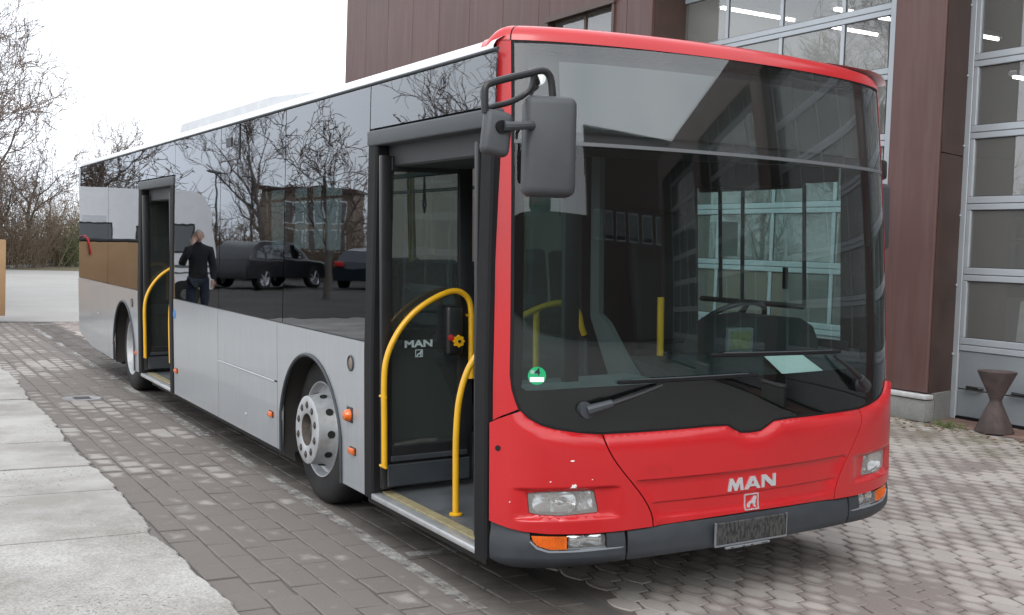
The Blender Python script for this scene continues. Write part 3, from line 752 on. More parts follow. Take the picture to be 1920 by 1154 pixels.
def tubes_mesh(name, polys, mat_, sides=None):
    V, F = [], []
    for pts, rads, lv in polys:
        n = sides or (8 if lv == 0 else 5 if lv == 1 else 3)
        up = None; base = len(V); N_ = len(pts)
        for i in range(N_):
            t = (pts[min(i+1, N_-1)]-pts[max(i-1, 0)])
            if t.length < 1e-9: t = Vector((0, 0, 1))
            t.normalize()
            if up is None: up = t.orthogonal().normalized()
            else:
                up = up-t*up.dot(t); up = up.normalized() if up.length > 1e-6 else t.orthogonal().normalized()
            w = t.cross(up)
            for k in range(n):
                a = 6.28318*k/n; V.append(tuple(pts[i]+rads[i]*(math.cos(a)*up+math.sin(a)*w)))
        for i in range(N_-1):
            for k in range(n):
                F.append((base+i*n+k, base+i*n+(k+1) % n, base+(i+1)*n+(k+1) % n, base+(i+1)*n+k))
    me = bpy.data.meshes.new(name); me.from_pydata(V, [], F); finish(me, mat_, 0); me.polygons.foreach_set('use_smooth', [True]*len(me.polygons)); return me
def tree(loc, seed, label, group='bare trees around the yard', buds=0, **k):
    limbs, twigs = grow(seed, **k)
    e = empty('bare_tree', loc, label=label, cat='tree', group=group)
    link(bpy.data.objects.new('trunk', tubes_mesh('trunk', limbs, BARK)), e)
    link(bpy.data.objects.new('crown', tubes_mesh('crown', twigs, TWIG)), e)
    if buds:
        r = random.Random(seed+5); V, F = [], []
        for pts, rads, lv in twigs:
            if lv < 3: continue
            for _ in range(buds):
                if r.random() < 0.5: continue
                c = pts[-1].lerp(pts[-2], r.random())+Vector((r.gauss(0, .04), r.gauss(0, .04), -r.uniform(0, .12))); b0 = len(V); s_ = r.uniform(0.03, 0.07)
                a = Vector((r.gauss(0, 1), r.gauss(0, 1), r.gauss(0, 1))).normalized()*s_; b_ = a.orthogonal().normalized()*s_*0.5
                V += [tuple(c-a), tuple(c+b_), tuple(c+a), tuple(c-b_)]; F.append((b0, b0+1, b0+2, b0+3))
        me = bpy.data.meshes.new('seed_clusters'); me.from_pydata(V, [], F); finish(me, TWIG, 0); link(bpy.data.objects.new('seed_clusters', me), e)
    return e
# in the picture, left of the bus
t1 = tree((1.2, 50.0, 0), 11, 'tall bare tree at the far left edge with branches reaching in', H=14.5, spread=1.15, trunk_r=0.2, nb=(13, 9, 7, 5), fork=0.15)
t2 = tree((8.6, 63.0, 0), 23, 'slender forked bare tree just left of the bus rear', H=9.0, spread=0.85, trunk_r=0.18, nb=(7, 6, 5, 4), fork=0.22)
t3 = tree((11.2, 66.0, 0), 31, 'bushy bare tree with hanging seed clusters above the bus rear corner', H=7.6, spread=1.0, trunk_r=0.13, nb=(8, 6, 5, 4), fork=0.12, buds=3)
t4 = tree((5.3, 60.0, 0), 47, 'low spreading bare tree in the middle of the thicket', H=7.5, spread=1.1, trunk_r=0.15, nb=(8, 6, 6, 5), fork=0.12)
t5 = tree((3.4, 57.0, 0), 53, 'bare tree behind the thicket near the left picture edge', H=9.0, spread=1.1, trunk_r=0.16, nb=(8, 6, 6, 5), fork=0.15)
clone(t1, None, (-0.9, 54.0, 0), (0, 0, 1.9), label='second tall bare tree behind the one at the far left edge')
# bare trees that show in the side windows
t6 = tree((-8.9, 26.4, 0), 61, 'wide bare tree mirrored in the bus windows beside the front door', H=5.8, spread=1.15, trunk_r=0.12, nb=(7, 5, 5, 4), fork=0.2, up=0.15)
clone(t6, None, (-9.6, 18.8, 0), (0, 0, 2.2), label='bare tree mirrored above the front door of the bus')
clone(t2, None, (-13.5, 46.0, 0), (0, 0, 1.0), label='slender bare tree mirrored in the middle of the window band')
clone(t3, None, (-3.2, 31.0, 0), (0, 0, 2.0), label='bushy bare tree mirrored in the rearmost side window')
clone(t4, None, (-1.4, 27.5, 0), (0, 0, 0.6), label='low bare tree mirrored behind the white camper')
clone(t1, None, (-22.0, 33.0, 0), (0, 0, 2.9), label='tall bare tree mirrored in the workshop door panes')
# dense thicket at the edge of the yard
def thicket(name, line, n, h, depth, seed, label, mat_=THICK, leaf=0.0):
    r = random.Random(seed); polys = []; lv_ = []
    for i in range(n):
        t = r.random()*(len(line)-1); k = int(t); a, b = Vector((*line[k], 0)), Vector((*line[k+1], 0)); p = a.lerp(b, t-k)+Vector((r.gauss(0, depth*0.3), abs(r.gauss(0, depth)), 0))
        hh = h*r.uniform(0.35, 1.0); d = Vector((r.gauss(0, .25), r.gauss(0, .25), 1)).normalized(); q = p.copy(); pts = [q.copy()]
        for s_ in range(4):
            d = (d+Vector((r.gauss(0, .22), r.gauss(0, .22), r.gauss(0, .12)))).normalized(); q = q+d*hh/4; pts.append(q.copy())
        polys.append((pts, [0.018, 0.015, 0.012, 0.009, 0.006], 3))
        for b_ in range(5):
            i0 = r.randint(1, 4); q = pts[i0].copy(); d2 = Vector((r.gauss(0, 1), r.gauss(0, 1), r.uniform(-.1, .9))).normalized(); sp = [q.copy()]
            for s_ in range(2): d2 = (d2+Vector((r.gauss(0, .3), r.gauss(0, .3), r.gauss(0, .3)))).normalized(); q = q+d2*r.uniform(.2, .45); sp.append(q.copy())
            polys.append((sp, [0.010, 0.008, 0.005], 3))
    o = link(bpy.data.objects.new(name, tubes_mesh(name, polys, mat_, 3)), None, label, 'thicket', kind='stuff')
    return o
thicket('thicket', [(-2.0, 52.6), (3.3, 55.0), (8.6, 66.8), (13.0, 74.0)], 1800, 5.0, 2.6, 3, 'dense dry brown thicket at the far end of the yard')
thicket('hedge', [(-24, 40), (-12, 41.5), (-4.6, 39.5)], 1100, 3.0, 1.2, 5, 'brown hedge mirrored in the side windows behind the parked cars')
thicket('brushwood', [(-4.6, 30.0), (-1.2, 29.0)], 700, 4.0, 0.8, 6, 'tall brushwood mirrored above the camper in the rear side window')
# evergreen bush
r_ = random.Random(9); V, F = [], []
for i in range(2600):
    c = Vector((r_.gauss(0, .55), r_.gauss(0, .55), abs(r_.gauss(0.9, .65)))); s_ = r_.uniform(.03, .08)
    a = Vector((r_.gauss(0, 1), r_.gauss(0, 1), r_.gauss(0, 1))).normalized()*s_; b_ = a.orthogonal().normalized()*s_*.55; k = len(V)
    V += [tuple(c-a), tuple(c+b_), tuple(c+a), tuple(c-b_)]; F.append((k, k+1, k+2, k+3))
eb = empty('evergreen_bush', (7.2, 62.0, 0), label='small dark evergreen bush at the foot of the slender tree', cat='bush')
me = bpy.data.meshes.new('foliage'); me.from_pydata(V, [], F); finish(me, LEAFY, 0); link(bpy.data.objects.new('foliage', me), eb)
b = MB(); b.tube([(0, 0, -.05), (0.05, 0, .6), (0.0, 0.1, 1.2)], [.05, .04, .02], 6); b.build('stem', BARK, eb)
# low shed roof far behind the thicket
sh = empty('far_shed', (3.0, 88.0, 0), label='low shed with reddish roof glimpsed through the thicket at far left', cat='shed')
MB().box(-9, 3, 0, 6, 0, 2.6).build('wall', WHITE, sh)
b = MB(); b.prism([(-9.5, -0.5, 2.6), (-9.5, 6.5, 2.6), (-9.5, 3, 4.2)], (13, 0, 0)); b.build('roof', mat('red_tiles', (0.20, 0.075, 0.05), 0.8, var=0.3, vs=8), sh)
def _plan():
    pts=[]
    N=240
    for i in range(N+1):
        a=i/N*math.pi/2
        u=math.sin(a)**0.9 if a>0 else 0.0
        u=min(u,1.0)
        y=0.20*u*u+0.22*(1-math.sqrt(max(0.0,1-u**8)))
        pts.append((1.25*u,y))
    L=[0.0]
    for a,b in zip(pts,pts[1:]): L.append(L[-1]+math.hypot(b[0]-a[0],b[1]-a[1]))
    return pts,L
PLAN,PLEN=_plan()
SL=PLEN[-1]          # arc length from centre line to where the straight side starts (y=0.42)
def tumble(z): return 0.0 if z<1.1 else 0.028*(z-1.1)
def rake(z): return 0.0 if z<1.0 else 0.11*((z-1.0)/1.6)**2
def plan_at(s):
    a=abs(s); sg=-1.0 if s<0 else 1.0
    if a>=SL: return sg*1.25,0.42+(a-SL),sg,0.0
    lo,hi=0,len(PLEN)-1
    while hi-lo>1:
        m=(lo+hi)//2
        if PLEN[m]<=a: lo=m
        else: hi=m
    f=(a-PLEN[lo])/max(1e-9,PLEN[hi]-PLEN[lo])
    x=PLAN[lo][0]+(PLAN[hi][0]-PLAN[lo][0])*f; y=PLAN[lo][1]+(PLAN[hi][1]-PLAN[lo][1])*f
    k0=max(0,lo-1); k1=min(len(PLAN)-1,hi+1)
    tx=PLAN[k1][0]-PLAN[k0][0]; ty=PLAN[k1][1]-PLAN[k0][1]
    l=math.hypot(tx,ty); return sg*x,y,sg*ty/l,-tx/l
def ftilt(s,z):
    k=max(0.0,min(1.0,(z-1.2)/0.9)); return -0.030*max(-1.22,min(1.22,s))*k*k*(3-2*k)
def BP(s,z,off=0.0):
    x,y,nx,ny=plan_at(s)
    x*= (1.25-tumble(z))/1.25
    y+= rake(z)*max(0.0,-ny)
    return (1.25+x+nx*off, y+ny*off, z+ftilt(s,z))
def s_of_y(y,sg=-1): return sg*(SL+(y-0.42))
def s_of_x(x):
    d=abs(x-1.25); sg=-1 if x<1.25 else 1
    for i in range(len(PLAN)-1):
        if PLAN[i+1][0]>=d:
            f=(d-PLAN[i][0])/max(1e-9,PLAN[i+1][0]-PLAN[i][0]); return sg*(PLEN[i]+f*(PLEN[i+1]-PLEN[i]))
    return sg*SL
# ------------------------------------------------------------------ the city bus (kneeling towards its door side)
LEAN = 0.0344
_R = Matrix.Rotation(-LEAN, 4, 'Y'); _pv = Vector((1.25, 0, 0.5)); _L = _pv-(_R @ _pv)
bus = empty('city_bus', _L, label='red and silver city bus with both doors open, parked on the paving', cat='bus')
bus.rotation_euler = (0, -LEAN, 0)
BUSM = Matrix.Translation(_L) @ _R; BUSI = BUSM.inverted()
bus.empty_display_size = 0.3
def side(y, z, off=0.0): return (tumble(z)-off, y, z)           # door side
def side_r(y, z, off=0.0): return (2.5-tumble(z)+off, y, z)     # driver side
def mir(pts): return [(-a, b) for a, b in pts[::-1]]
def smooth(t): t = max(0.0, min(1.0, t)); return t*t*(3-2*t)

# ---- front: windscreen outline in (s along the skin, z)
lowR = [(0, .829), (.06, .832), (.10, .850), (.145, .873), (.25, .876), (.56, .873), (.797, .873), (.90, .882), (1.02, .902), (1.08, .920), (1.138, .952), (1.17, .985), (1.198, 1.045), (1.210, 1.12)]
low = mir(lowR[1:])+lowR
def zlow(s):
    a = abs(s)
    for (x0, z0), (x1, z1) in zip(lowR, lowR[1:]):
        if x0 <= a <= x1: return z0+(z1-z0)*(a-x0)/(x1-x0)
    return 1.12
SPLIT = 2.125; WTOP = 2.565
ws = low+[(1.213, 1.6), (1.212, SPLIT)]+[(1.212-2.424*i/20, SPLIT) for i in range(1, 20)]+[(-1.212, SPLIT), (-1.213, 1.6)]
def shrink(poly, d):
    """inset a closed counter-clockwise polygon a little"""
    n = len(poly); out = []
    for i in range(n):
        p0, p1, p2 = Vector(poly[i-1]), Vector(poly[i]), Vector(poly[(i+1) % n])
        a = (p1-p0).normalized(); b = (p2-p1).normalized(); na = Vector((-a.y, a.x)); nb_ = Vector((-b.y, b.x)); q = (na+nb_)
        q = q.normalized() if q.length > 1e-6 else na
        c = max(0.4, q.dot(na)); out.append(tuple(p1+q*(d/c)))
    return out
wsg = panel('windscreen', ws, BP, FRONT_GLASS, bus, thick=0.006, step=0.055, off=lambda s, z: 0.0)
up_out = [(-1.212, SPLIT+.012)]+[(-1.212+2.424*i/24, SPLIT+.012) for i in range(1, 24)]+[(1.212, SPLIT+.012), (1.206, WTOP)]+[(1.206-2.412*i/24, WTOP+0.012*(1-(2*i/24-1)**2)) for i in range(1, 24)]+[(-1.206, WTOP)]
dg = panel('display_window', up_out, BP, DEST_GLASS, bus, thick=0.006, step=0.055)
# black print along the bottom of the screen and round its rim
mask = low+[(1.205, 1.12), (1.15, 1.075), (0.9, 1.078), (0.5, 1.086), (0, 1.092), (-0.5, 1.086), (-0.9, 1.078), (-1.15, 1.066), (-1.205, 1.11)]
panel('black_screen_print', mask, BP, PRINT, wsg, thick=0.004, step=0.05, off=lambda s, z: -0.009)
for sg in (-1, 1):
    panel('black_screen_print', [(sg*1.211, 1.05), (sg*1.211, SPLIT), (sg*1.168, SPLIT), (sg*1.168, 1.09)][::(1 if sg < 0 else -1)], BP, PRINT, wsg, thick=0.004, step=0.05, off=lambda s, z: -0.009)
    panel('black_screen_print', [(sg*1.211, SPLIT), (sg*1.205, WTOP), (sg*1.14, WTOP), (sg*1.15, SPLIT)][::(1 if sg < 0 else -1)], BP, PRINT, dg, thick=0.004, step=0.05, off=lambda s, z: -0.009)
panel('black_screen_print', [(-1.2, 2.535), (0, 2.545), (1.2, 2.535), (1.2, 2.562), (0, 2.575), (-1.2, 2.562)], BP, PRINT, dg, thick=0.004, step=0.05, off=lambda s, z: -0.009)
panel('screen_gasket', [(-1.21, SPLIT-.002)]+[(-1.21+2.42*i/24, SPLIT-.002) for i in range(1, 24)]+[(1.21, SPLIT-.002), (1.21, SPLIT+.014)]+[(1.21-2.42*i/24, SPLIT+.014) for i in range(1, 24)]+[(-1.21, SPLIT+.014)], BP, mat('screen_joint_strip', (0.10, 0.105, 0.11), .45), bus, thick=0.02, step=0.05, off=lambda s, z: 0.003)
# rubber seal round the screen
rim = low+[(1.213, 1.6), (1.212, SPLIT), (1.207, WTOP+.004)]+[(1.207-2.414*i/24, WTOP+.004+0.012*(1-(2*i/24-1)**2)) for i in range(1, 24)]+[(-1.207, WTOP+.004), (-1.212, SPLIT), (-1.213, 1.6)]
rim_o = shrink(rim, -0.011)
panel('screen_seal', rim_o, BP, RUBBER, bus, holes=[shrink(rim, 0.004)], thick=0.03, step=0.04, off=lambda s, z: 0.002)

# ---- red lower front
def roff(s, z):
    d = max(0.0, zlow(s)-0.008-z); t = min(1.0, d/0.085)
    return 0.003+0.030*math.sqrt(max(0.0, 1-(1-t)**2))
def corner_off(s, z):
    q = roff(s, z); a = abs(s)
    ws_ = smooth((a-0.715)/0.06)*smooth((1.185-a)/0.035)
    wz = smooth((z-0.490)/0.014)*smooth((0.640-z)/0.016)
    return q-0.020*ws_*wz
def hood_off(s, z):
    q = roff(s, z); edge = smooth((abs(hs_edge(z))-abs(s)-0.012)/0.03)
    q -= 0.011*smooth((0.656-z)/0.010)*edge
    q -= 0.008*smooth((0.546-z)/0.008)*smooth((z-0.462)/0.02)*edge
    return q
def hs_edge(z): return 0.555+(0.795-0.555)*smooth((z-0.445)/0.43)*1.0
HB = lambda s: 0.449-0.012*(abs(s)/0.555)**2
hood_side = [(hs_edge(z), z) for z in np.linspace(HB(.555), .866, 14)]
hood_top = [(p[0], p[1]-0.007) for p in lowR if p[0] < 0.79]
hood_bot = [(-0.555+1.11*i/16, HB(-0.555+1.11*i/16)) for i in range(17)]
hood = hood_bot[:-1]+[(a, float(b)) for a, b in hood_side]+hood_top[::-1][1:]+mir(hood_top)[::-1][1:][::1] if False else None
hood = hood_bot[:-1]+[(float(a), float(b)) for a, b in hood_side]+[(a, b) for a, b in hood_top[::-1]]+[(-a, b) for a, b in hood_top[1:]]+[(-float(a), float(b)) for a, b in hood_side[::-1]][:-1]
lines_z = [.462, .47, .482, .538, .542, .546, .550, .646, .650, .654, .658, .80, .82, .835, .845, .855, .861]
hd = panel('front_flap', hood, BP, RED, bus, thick=0.012, step=0.04, vs=lines_z, off=hood_off, sharp=50)
hlp = [(-1.141, .612), (-1.10, .618), (-.993, .621), (-.850, .620), (-.838, .612), (-.818, .524), (-.826, .515), (-.992, .507), (-1.09, .514), (-1.132, .522)]
for sg in (-1, 1):
    G_ = 0.007
    bot = [(-1.300, .482), (-1.26, .470), (-1.207, .455), (-1.15, .444), (-1.05, .434), (-.868, .428), (-.70, .431), (-.562, .437)]
    sidee = [(-float(a)-G_, float(b)) for a, b in hood_side]
    top = [(-p[0], p[1]-0.007) for p in lowR if .80 < p[0] < 1.18]
    out = bot[:-1]+[(a, b) for a, b in sidee]+top+[(-1.178, .975), (-1.215, .962), (-1.262, .943), (-1.300, .922)]
    hole = hlp
    if sg > 0:
        out = [(-a, b) for a, b in out[::-1]]; hole = [(-a, b) for a, b in hlp[::-1]]
        out = [((1.42 if a > 1.295 else a), b) for a, b in out]
    cp = panel('front_corner_panel', out, BP, RED, bus, holes=[hole], thick=0.012, step=0.04, vs=[.480, .488, .492, .496, .500, .504, .622, .626, .630, .634, .638, .642, .646, .82, .84, .855, .862, .90], off=corner_off, sharp=50)
    # headlight: housing, two reflectors, bulbs, clear cover
    big = shrink(hlp, -0.004)
    H_ = [(-a, b) for a, b in big[::-1]] if sg > 0 else big
    hl = panel('headlight', H_, BP, CHROME if False else mat('lamp_housing', (0.62, 0.64, 0.66), 0.28, metal=0.6, var=0.15, vs=30) if sg < 0 else bpy.data.materials['lamp_housing'], bus, thick=0.01, step=0.04, off=lambda s, z: -0.085)
    wallp = shrink(hlp, -0.002); wl = [(-a, b) for a, b in wallp[::-1]] if sg > 0 else wallp
    wi = shrink(hlp, 0.003); wi = [(-a, b) for a, b in wi[::-1]] if sg > 0 else wi
    panel('bezel', wl, BP, GASKET, hl, holes=[wi], thick=0.09, step=0.05, off=lambda s, z: corner_off(s, z)-0.006)
    panel('lens', wl, BP, HLENS, hl, thick=0.004, step=0.03, off=lambda s, z: corner_off(s, z)-0.006)
    for (s0, z0, rx, rz) in ((-1.018, .563, .098, .053), (-.868, .565, .046, .050)):
        m = MB(); c = BP(sg*abs(s0), z0, -0.01); nx, ny = plan_at(sg*abs(s0))[2:]
        ax = Vector((nx, ny, 0)); tx = Vector((-ny, nx, 0)); K = 26; prev = None
        for t in (1.0, .93, .80, .6, .4, .22, .1):
            dep = -0.068*(1-t*t); ring = []
            for k in range(K):
                a = 6.28318*k/K; ca_, sa_ = math.cos(a), math.sin(a); e_ = 0.72
                qx = math.copysign(abs(ca_)**e_, ca_)*rx*t; qz = math.copysign(abs(sa_)**e_, sa_)*rz*t
                fl = 0.0035*math.sin(7*a)*t if rx > .06 else 0
                ring.append(m.bm.verts.new(Vector(c)+tx*qx+Vector((0, 0, qz))+ax*(dep+fl)))
            if prev:
                for k in range(K): m.bm.faces.new((prev[k], prev[(k+1) % K], ring[(k+1) % K], ring[k]))
            prev = ring
        m.bm.faces.new(prev); m.build('reflector', CHROME, hl)
        m = MB(); m.tube([Vector(c)-ax*.06, Vector(c)-ax*.03, Vector(c)-ax*.022], [.011, .011, .005], 10); m.build('bulb', ALU, hl)
    # turn signal + fog lamp set into the bumper
    tp = [(-1.120, .424), (-.966, .418), (-.966, .360), (-1.04, .361), (-1.085, .375), (-1.112, .398)]
    fp = [(-.960, .418), (-.796, .420), (-.790, .408), (-.790, .368), (-.80, .362), (-.960, .360)]
    for nm, pl_, mt in (('turn_signal', tp, AMBER), ('fog_lamp', fp, LENS)):
        P_ = [(-a, b) for a, b in pl_[::-1]] if sg > 0 else pl_
        o = panel(nm, P_, BP, mt, bus, thick=0.006, step=0.025, off=lambda s, z: 0.026)
        if nm == 'fog_lamp':
            panel('reflector', P_, BP, CHROME, o, thick=0.004, step=0.02, off=lambda s, z: -0.014+0.018*math.sin((z-.36)/.06*3.1)*0.6+0.010*math.sin(s*60))
        else:
            b_ = MB()
            for k in range(9):
                s0 = sg*(0.985+0.014*k); zt = .414; p0 = BP(s0, zt, .0275); p1 = BP(s0, .368+max(0, (k-5))*.004, .0275); b_.tube([p0, p1], .0035, 5)
            b_.build('prism_rib', AMBER, o)
# bumper
bb = [(-1.300, .310), (-1.26, .288), (-1.207, .272), (-1.10, .267), (-1.015, .268), (-.85, .278), (-.69, .290)]
bt = [(-1.300, .476), (-1.26, .464), (-1.207, .449), (-1.15, .438), (-1.05, .428), (-.868, .422), (-.696, .424)]
def bum_off(s, z):
    zb = 0.30; return 0.030-0.045*max(0.0, (0.325-z)/0.06)**2 if z < .325 else 0.030-0.012*smooth((z-.40)/.04)
def bum_off2(s, z):
    q = bum_off(s, z); a = abs(s)
    inp = smooth((a-.76)/.02)*smooth((1.145-a)/.02)*smooth((z-.343)/.008)
    return q-0.016*inp
cut = [(-1.125, .430), (-.784, .430), (-.784, .354), (-1.045, .354), (-1.095, .371), (-1.122, .398)]
for sg in (-1, 1):
    out = bb+bt[::-1]
    # open pocket at the top edge for the lamps
    out = bb+[(-.696, .424), (-.782, .4235), (-.782, .356), (-1.045, .356), (-1.095, .372), (-1.124, .400), (-1.128, .436)]+[(-1.15, .438), (-1.207, .449), (-1.26, .464), (-1.300, .476)]
    if sg > 0:
        out = [((1.42 if a < -1.295 else -a), b) for a, b in out[::-1]]
    bo = panel('bumper_corner', out, BP, DGREY, bus, thick=0.012, step=0.035, vs=[.28, .29, .30, .31, .32, .33, .34, .346, .352], off=bum_off, sharp=50)
    bk = [(-1.15, .445), (-.77, .445), (-.77, .34), (-1.15, .34)]
    panel('lamp_recess', [(-a, b) for a, b in bk[::-1]] if sg > 0 else bk, BP, GASKET, bo, thick=0.006, step=0.05, off=lambda s, z: -0.022)
    lip = [(-1.128, .398), (-1.098, .366), (-1.046, .348), (-.9, .347), (-.72, .352), (-.70, .357), (-.78, .3575), (-.80, .357), (-.96, .3555), (-1.044, .3565), (-1.093, .3735), (-1.120, .399)]
    panel('lamp_ledge', [(-a, b) for a, b in lip[::-1]] if sg > 0 else lip, BP, mat('ledge_grey', (0.20, 0.215, 0.235), 0.5) if sg < 0 else bpy.data.materials['ledge_grey'], bo, thick=0.035, step=0.03, off=lambda s, z: 0.032)
cb = [(-.681+1.362*i/24, .290+.015*(1-(abs(-.681+1.362*i/24)/.681)**2)) for i in range(25)]
ct = [(-.681, .424), (-.56, .430), (-.45, .438), (0, .442), (.45, .438), (.56, .430), (.681, .424)]
panel('bumper_centre', cb+ct[::-1], BP, DGREY, bus, thick=0.012, step=0.045, vs=[.30, .31, .32, .33], off=bum_off, sharp=50)
b = MB(); b.box(-.225, .205, 0, .012, .0, .105, .004)
pl = b.build('plate_holder', PLATE, bus); pl.location = (1.235, -0.052, .318); pl.rotation_euler = (0.03, 0, 0)
f_ = MB(); f_.box(-.230, .210, .002, .014, -.010, -.0005, .002).box(-.230, -.2255, .002, .014, -.010, .107, .001).box(.2055, .210, .002, .014, -.010, .107, .001).box(-.17, .10, -.004, .010, -.024, -.0125, .002); f_.build('holder_frame', mat('holder_grey', (0.16, 0.17, 0.18), 0.45), pl)
f_ = MB()
for q in (-.14, -.07, -.02, .05, .062, .074): f_.box(q, q+.008+.006*(q < 0), -.0052, -.0042, -.021, -.016)
f_.build('print', BLACK, pl)
# joints behind the red skins
panel('front_backing', [(-1.295, .46), (-.9, .40), (0, .41), (.9, .40), (1.295, .46), (1.295, .90), (1.15, .93), (.8, .862), (.15, .86), (.1, .838), (0, .82), (-.1, .838), (-.15, .86), (-.8, .862), (-1.15, .93), (-1.295, .90)], BP, DARKHOLE, bus, holes=[shrink(hlp, -.012), [(-a, b) for a, b in shrink(hlp, -.012)[::-1]]], thick=0.004, step=0.07, off=lambda s, z: -0.014)
# badge letters and emblem
def gl(poly, x0, w, z0, h, name, m=BADGE, off=0.024, par=None, th=0.010, holes=()):
    f = lambda P: [(x0+a*w, z0+c*h) for a, c in P]
    return panel(name, f(poly), BP, m, par or bus, holes=[f(q) for q in holes], thick=th, step=0.02, off=lambda s, z: hood_off(s, z)+0.006)
Mp = [(0, 0), (.20, 0), (.26, .55), (.43, 0), (.57, 0), (.74, .55), (.80, 0), (1, 0), (.90, 1), (.70, 1), (.50, .45), (.30, 1), (.10, 1)]
Ap = [(0, 0), (.22, 0), (.31, .20), (.69, .20), (.78, 0), (1, 0), (.64, 1), (.36, 1)]; Ah = [(.39, .40), (.50, .70), (.61, .40)]
Np = [(0, 0), (.20, 0), (.20, .62), (.70, 0), (1, 0), (1, 1), (.80, 1), (.80, .38), (.30, 1), (0, 1)]
bd = gl(Mp, -.152, .092, .558, .060, 'badge_letter'); gl(Ap, -.052, .094, .558, .060, 'badge_letter', holes=[Ah]); gl(Np, .050, .090, .558, .060, 'badge_letter')
em = gl([(0, 0), (1, 0), (1, 1), (0, 1)], -.048, .086, .457, .076, 'emblem', holes=[[(.055, .065), (.945, .065), (.945, .935), (.055, .935)]])
lion = [(.16, .14), (.20, .30), (.33, .48), (.55, .56), (.66, .72), (.76, .88), (.90, .86), (.92, .72), (.85, .60), (.84, .42), (.78, .22), (.86, .13), (.68, .12), (.66, .30), (.58, .38), (.45, .36), (.36, .24), (.30, .12)]
gl([(.5+(a-.5)*.86, .5+(c-.5)*.9) for a, c in lion], -.048, .086, .457, .076, 'lion_figure', par=em)
def text_mesh(txt, size, fmap, m, parent, name, bold=0.0):
    cu = bpy.data.curves.new(name, 'FONT'); cu.body = txt; cu.size = size; cu.align_x = 'CENTER'; cu.offset = bold
    to = bpy.data.objects.new(name, cu); COL.objects.link(to); dg_ = bpy.context.evaluated_depsgraph_get()
    me = bpy.data.meshes.new_from_object(to.evaluated_get(dg_)); bpy.data.objects.remove(to); bpy.data.curves.remove(cu)
    for v in me.vertices: v.co = fmap(v.co.x, v.co.y)
    me.materials.clear(); me.materials.append(m); o = bpy.data.objects.new(name, me); link(o, parent); return o
GHOST = mat('ghost_number_red', (0.405, 0.0095, 0.0125), 0.40, var=0.1, coat=0.5)
text_mesh('7674', 0.062, lambda x, y: BP(-.53+x*1.15, .675+y, hood_off(-.53+x*1.15, .675+y)+.0012), GHOST, hd, 'ghost_number', 0.0)
# stone chips showing primer
for (s0, z0, w, h, pts) in ((-.946, .759, .02, .008, [(-1, -.3), (0, -1), (1, -.4), (.8, .7), (-.5, .6)]), (-.94, .646, .03, .018, [(-1, -1), (1, -1), (.9, .4), (.5, 1), (.1, .4), (-.3, .9), (-.6, -.5)]), (-1.04, .668, .008, .005, [(-1, -1), (1, -.5), (.6, 1), (-.7, .6)]), (-1.21, .575, .006, .004, [(-1, -1), (1, -.5), (.6, 1), (-.7, .6)]), (-.855, .672, .005, .004, [(-1, -1), (1, -.5), (.6, 1), (-.7, .6)])):
    panel('paint_chip', [(s0+a*w/2, z0+c*h/2) for a, c in pts], BP, CHIP, bus, thick=0.0015, step=0.05, off=lambda s, z: corner_off(s, z)+0.0008)
b = MB(); c0 = BP(-1.262, .812, corner_off(-1.262, .812)); nx, ny = plan_at(-1.262)[2:]
b.tube([Vector(c0)-Vector((nx, ny, 0))*.006, Vector(c0)+Vector((nx, ny, 0))*.002], .013, 14); b.build('tow_hole_plug', DARKHOLE, bus)

# ---- red pillars and roof dome
for sg in (-1, 1):
    li = [(-1.33, .95), (-1.185, .95), (-1.19, 2.57), (-1.33, 2.57)]
    panel('pillar_lining', [((1.46 if a < -1.3 else -a), b) for a, b in li[::-1]] if sg > 0 else [(max(a, -1.29), b) for a, b in li], BP, INT_DARK, bus, thick=0.02, step=0.06, off=lambda s, z: -0.028)
    pil = [(-1.300, .930), (-1.262, .951), (-1.215, .970), (-1.182, .985), (-1.196, 1.02), (-1.212, 1.07), (-1.2215, 1.14), (-1.2245, 1.6), (-1.2235, SPLIT), (-1.219, 2.575), (-1.30, 2.575)]
    if sg > 0: pil = [((1.42 if a < -1.295 else -a), b) for a, b in pil[::-1]]
    panel('corner_pillar', pil, BP, RED, bus, thick=0.03, step=0.05, off=lambda s, z: 0.004, sharp=50)
DC = Vector((1.25, 1.15, 0))
dome_prof = [(0.0, 2.578), (0.002, 2.598), (0.010, 2.622), (0.026, 2.641), (0.055, 2.654), (0.11, 2.663), (0.25, 2.668), (0.5, 2.670), (0.8, 2.671)]
def dome(name, s0, s1, n, m, lift=0.004, prof=dome_prof):
    V, F = [], []
    for i in range(n+1):
        s = s0+(s1-s0)*i/n
        for (k, z) in prof:
            p = Vector(BP(s, min(z, 2.6), lift)); w_ = smooth((abs(s)-1.26)/.17); q = Vector((p.x+(DC.x-p.x)*k, p.y+(DC.y-p.y)*k, 2.578+(z-2.578)*(1-.16*w_)+ftilt(s, 2.6)*(1-k)*(1-w_))); V.append(tuple(q))
    M_ = len(prof)
    for i in range(n):
        for j in range(M_-1): F.append((i*M_+j, (i+1)*M_+j, (i+1)*M_+j+1, i*M_+j+1))
    return mesh_obj(name, V, F, m, bus, sharp=50)
dome('roof_front_cap', -1.2165, 1.2165, 60, RED)
dome('roof_corner_cap', -1.455, -1.2235, 18, RED); dome('roof_corner_cap', 1.2235, 1.455, 18, RED)
dome('cap_joint', -1.25, -1.19, 4, RUBBER, -0.002); dome('cap_joint', 1.19, 1.25, 4, RUBBER, -0.002)
